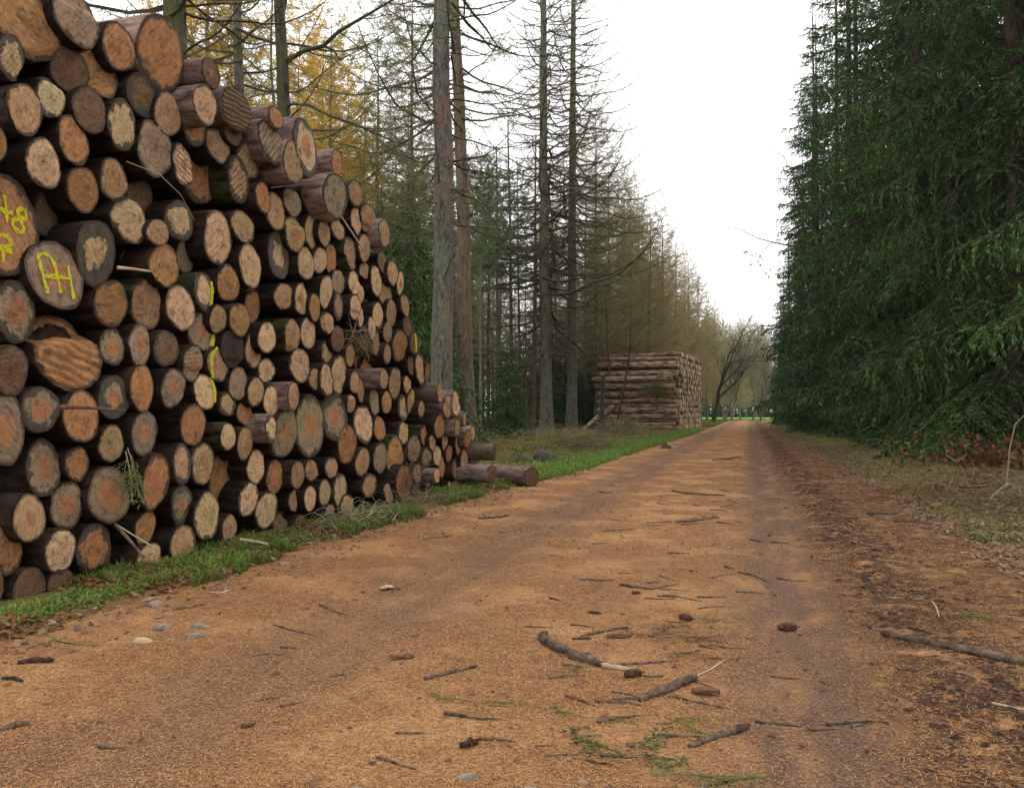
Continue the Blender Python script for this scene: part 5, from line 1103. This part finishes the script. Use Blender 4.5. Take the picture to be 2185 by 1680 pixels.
for a_ in [(858, 1382, .12, .035, .5, 'bark_chip', 'reddish curled bark chip on the left wheel track'), (824, 1236, .10, .045, .7, 'stick_pale', 'buff curled bark chip nearer the pile on the left'), (530, 1520, .06, .02, 1, 'bark_chip', 'small bark chip on the needles in the left foreground'), (1320, 1340, .14, .04, .5, 'bark_chip', 'dark bark chip beside the dark stick above the branch'), (2050, 1230, .10, .05, .1, 'bark_chip', 'brown bark chip on the right bank'), (1000, 1560, .08, .03, .9, 'mud', 'dark bark chip right of the slate grey patch in the foreground'), (1505, 1455, .12, .05, .2, 'bark_chip', 'rust brown bark chip right of the stout broken stick')]: chip(*a_)
# upright pale stem with side shoots, and two bramble canes on the right verge
def cane(pts, t, mat, lab):
    P = [at_depth(u, v, Z) for u, v, Z in pts]; mb = MB(); mb.tube([np.array(p - P[0]) for p in P], np.linspace(t, t * .6, len(P)) / 2 * pts[0][2] / F, 5, 0, .05, g); tag(link('bramble_cane', mb.mesh('bramble_cane', [M[mat]]), None, P[0]), lab, 'cane')
Zr = 10.5
cane([(2146, 1032, Zr), (2150, 1000, Zr), (2153, 960, Zr), (2158, 938, Zr), (2165, 905, Zr), (2185, 885, Zr)], 4, 'cane', 'pale upright dead stem at the right edge')
cane([(2016, 948, 14), (2018, 970, 14), (2040, 985, 13.8), (2056, 1003, 13.5)], 3.4, 'cane', 'short bent pale stem on the right verge left of the tall one')
cane([(2110, 1065, 8.6), (2130, 1045, 8.6), (2150, 1030, 8.7), (2172, 1035, 8.7), (2178, 1055, 8.6)], 3.4, 'cane', 'arched pale cane over the right verge grass')
cane([(2045, 1037, 9.5), (2070, 1038, 9.5), (2110, 1035, 9.4)], 7, 'stick', 'mossy dark branch lying on the right verge grass')
# ------------------------------------------------------------------ sky, light, camera
SUN_EL, SUN_AZ = math.radians(52), math.radians(25)     # azimuth from +Y towards +X
w = NT('World', True); scene.world = w.id
sky = w.n('TexSky', None, sky_type='NISHITA', sun_disc=False, sun_elevation=SUN_EL, sun_rotation=SUN_AZ, air_density=1.0, dust_density=4.0, ozone_density=1.0)
cl = w.noise(w.n('TexCoord', out=0), 1.6, 4, .5)
cloud = w.mix(cl, rgb(12.45, 12.2, 12.0), rgb(15.45, 15.2, 15.0))
c = w.mix(.88, sky, cloud)
bg = w.n('Background', {'Color': c, 'Strength': .125})
o = w.t.nodes.new('ShaderNodeOutputWorld'); w.t.links.new(bg, o.inputs[0])
sun = bpy.data.lights.new('sun', 'SUN'); sun.energy = 1.3; sun.angle = math.radians(12); sun.color = (1, .96, .9)
so = bpy.data.objects.new('sun', sun); COL.objects.link(so)
sd = Vector((math.sin(SUN_AZ) * math.cos(SUN_EL), math.cos(SUN_AZ) * math.cos(SUN_EL), math.sin(SUN_EL)))
so.rotation_euler = sd.to_track_quat('Z', 'Y').to_euler(); so.location = (0, 20, 40)
cam = bpy.data.cameras.new('camera'); co = bpy.data.objects.new('camera', cam); COL.objects.link(co); scene.camera = co
co.location = CAM; co.rotation_euler = ROT.to_euler(); cam.sensor_width = 36; cam.sensor_fit = 'HORIZONTAL'; cam.lens = 36 * F / 2184; cam.clip_end = 2000; cam.clip_start = .05
scene.view_settings.view_transform = 'Standard'; scene.view_settings.look = 'None'; scene.view_settings.gamma = 1; scene.view_settings.exposure = 0.26
cy = scene.cycles; cy.max_bounces = 5; cy.diffuse_bounces = 2; cy.glossy_bounces = 2; cy.transmission_bounces = 3; cy.use_denoising = True; cy.caustics_reflective = False; cy.caustics_refractive = False

# pale moist air between the trees
hz = NT('moist air'); pv = hz.n('VolumePrincipled', {'Color': rgb(.93, .96, 1.0), 'Density': .00015, 'Anisotropy': .2})
ho = hz.t.nodes.new('ShaderNodeOutputMaterial'); hz.t.links.new(pv, ho.inputs[1])
x0, x1, y0, y1, z0, z1 = -170, 170, -40, 710, -1.2, 40
hb = MB(); hv = [(x, y, z) for x in (x0, x1) for y in (y0, y1) for z in (z0, z1)]
hb.add(hv, [(0, 1, 3, 2), (4, 6, 7, 5), (0, 4, 5, 1), (2, 3, 7, 6), (0, 2, 6, 4), (1, 5, 7, 3)])
tag(link('haze', hb.mesh('haze', [hz.id], False)), 'thin pale haze in the air along the track', None, None, 'stuff')
cy.volume_bounces = 0
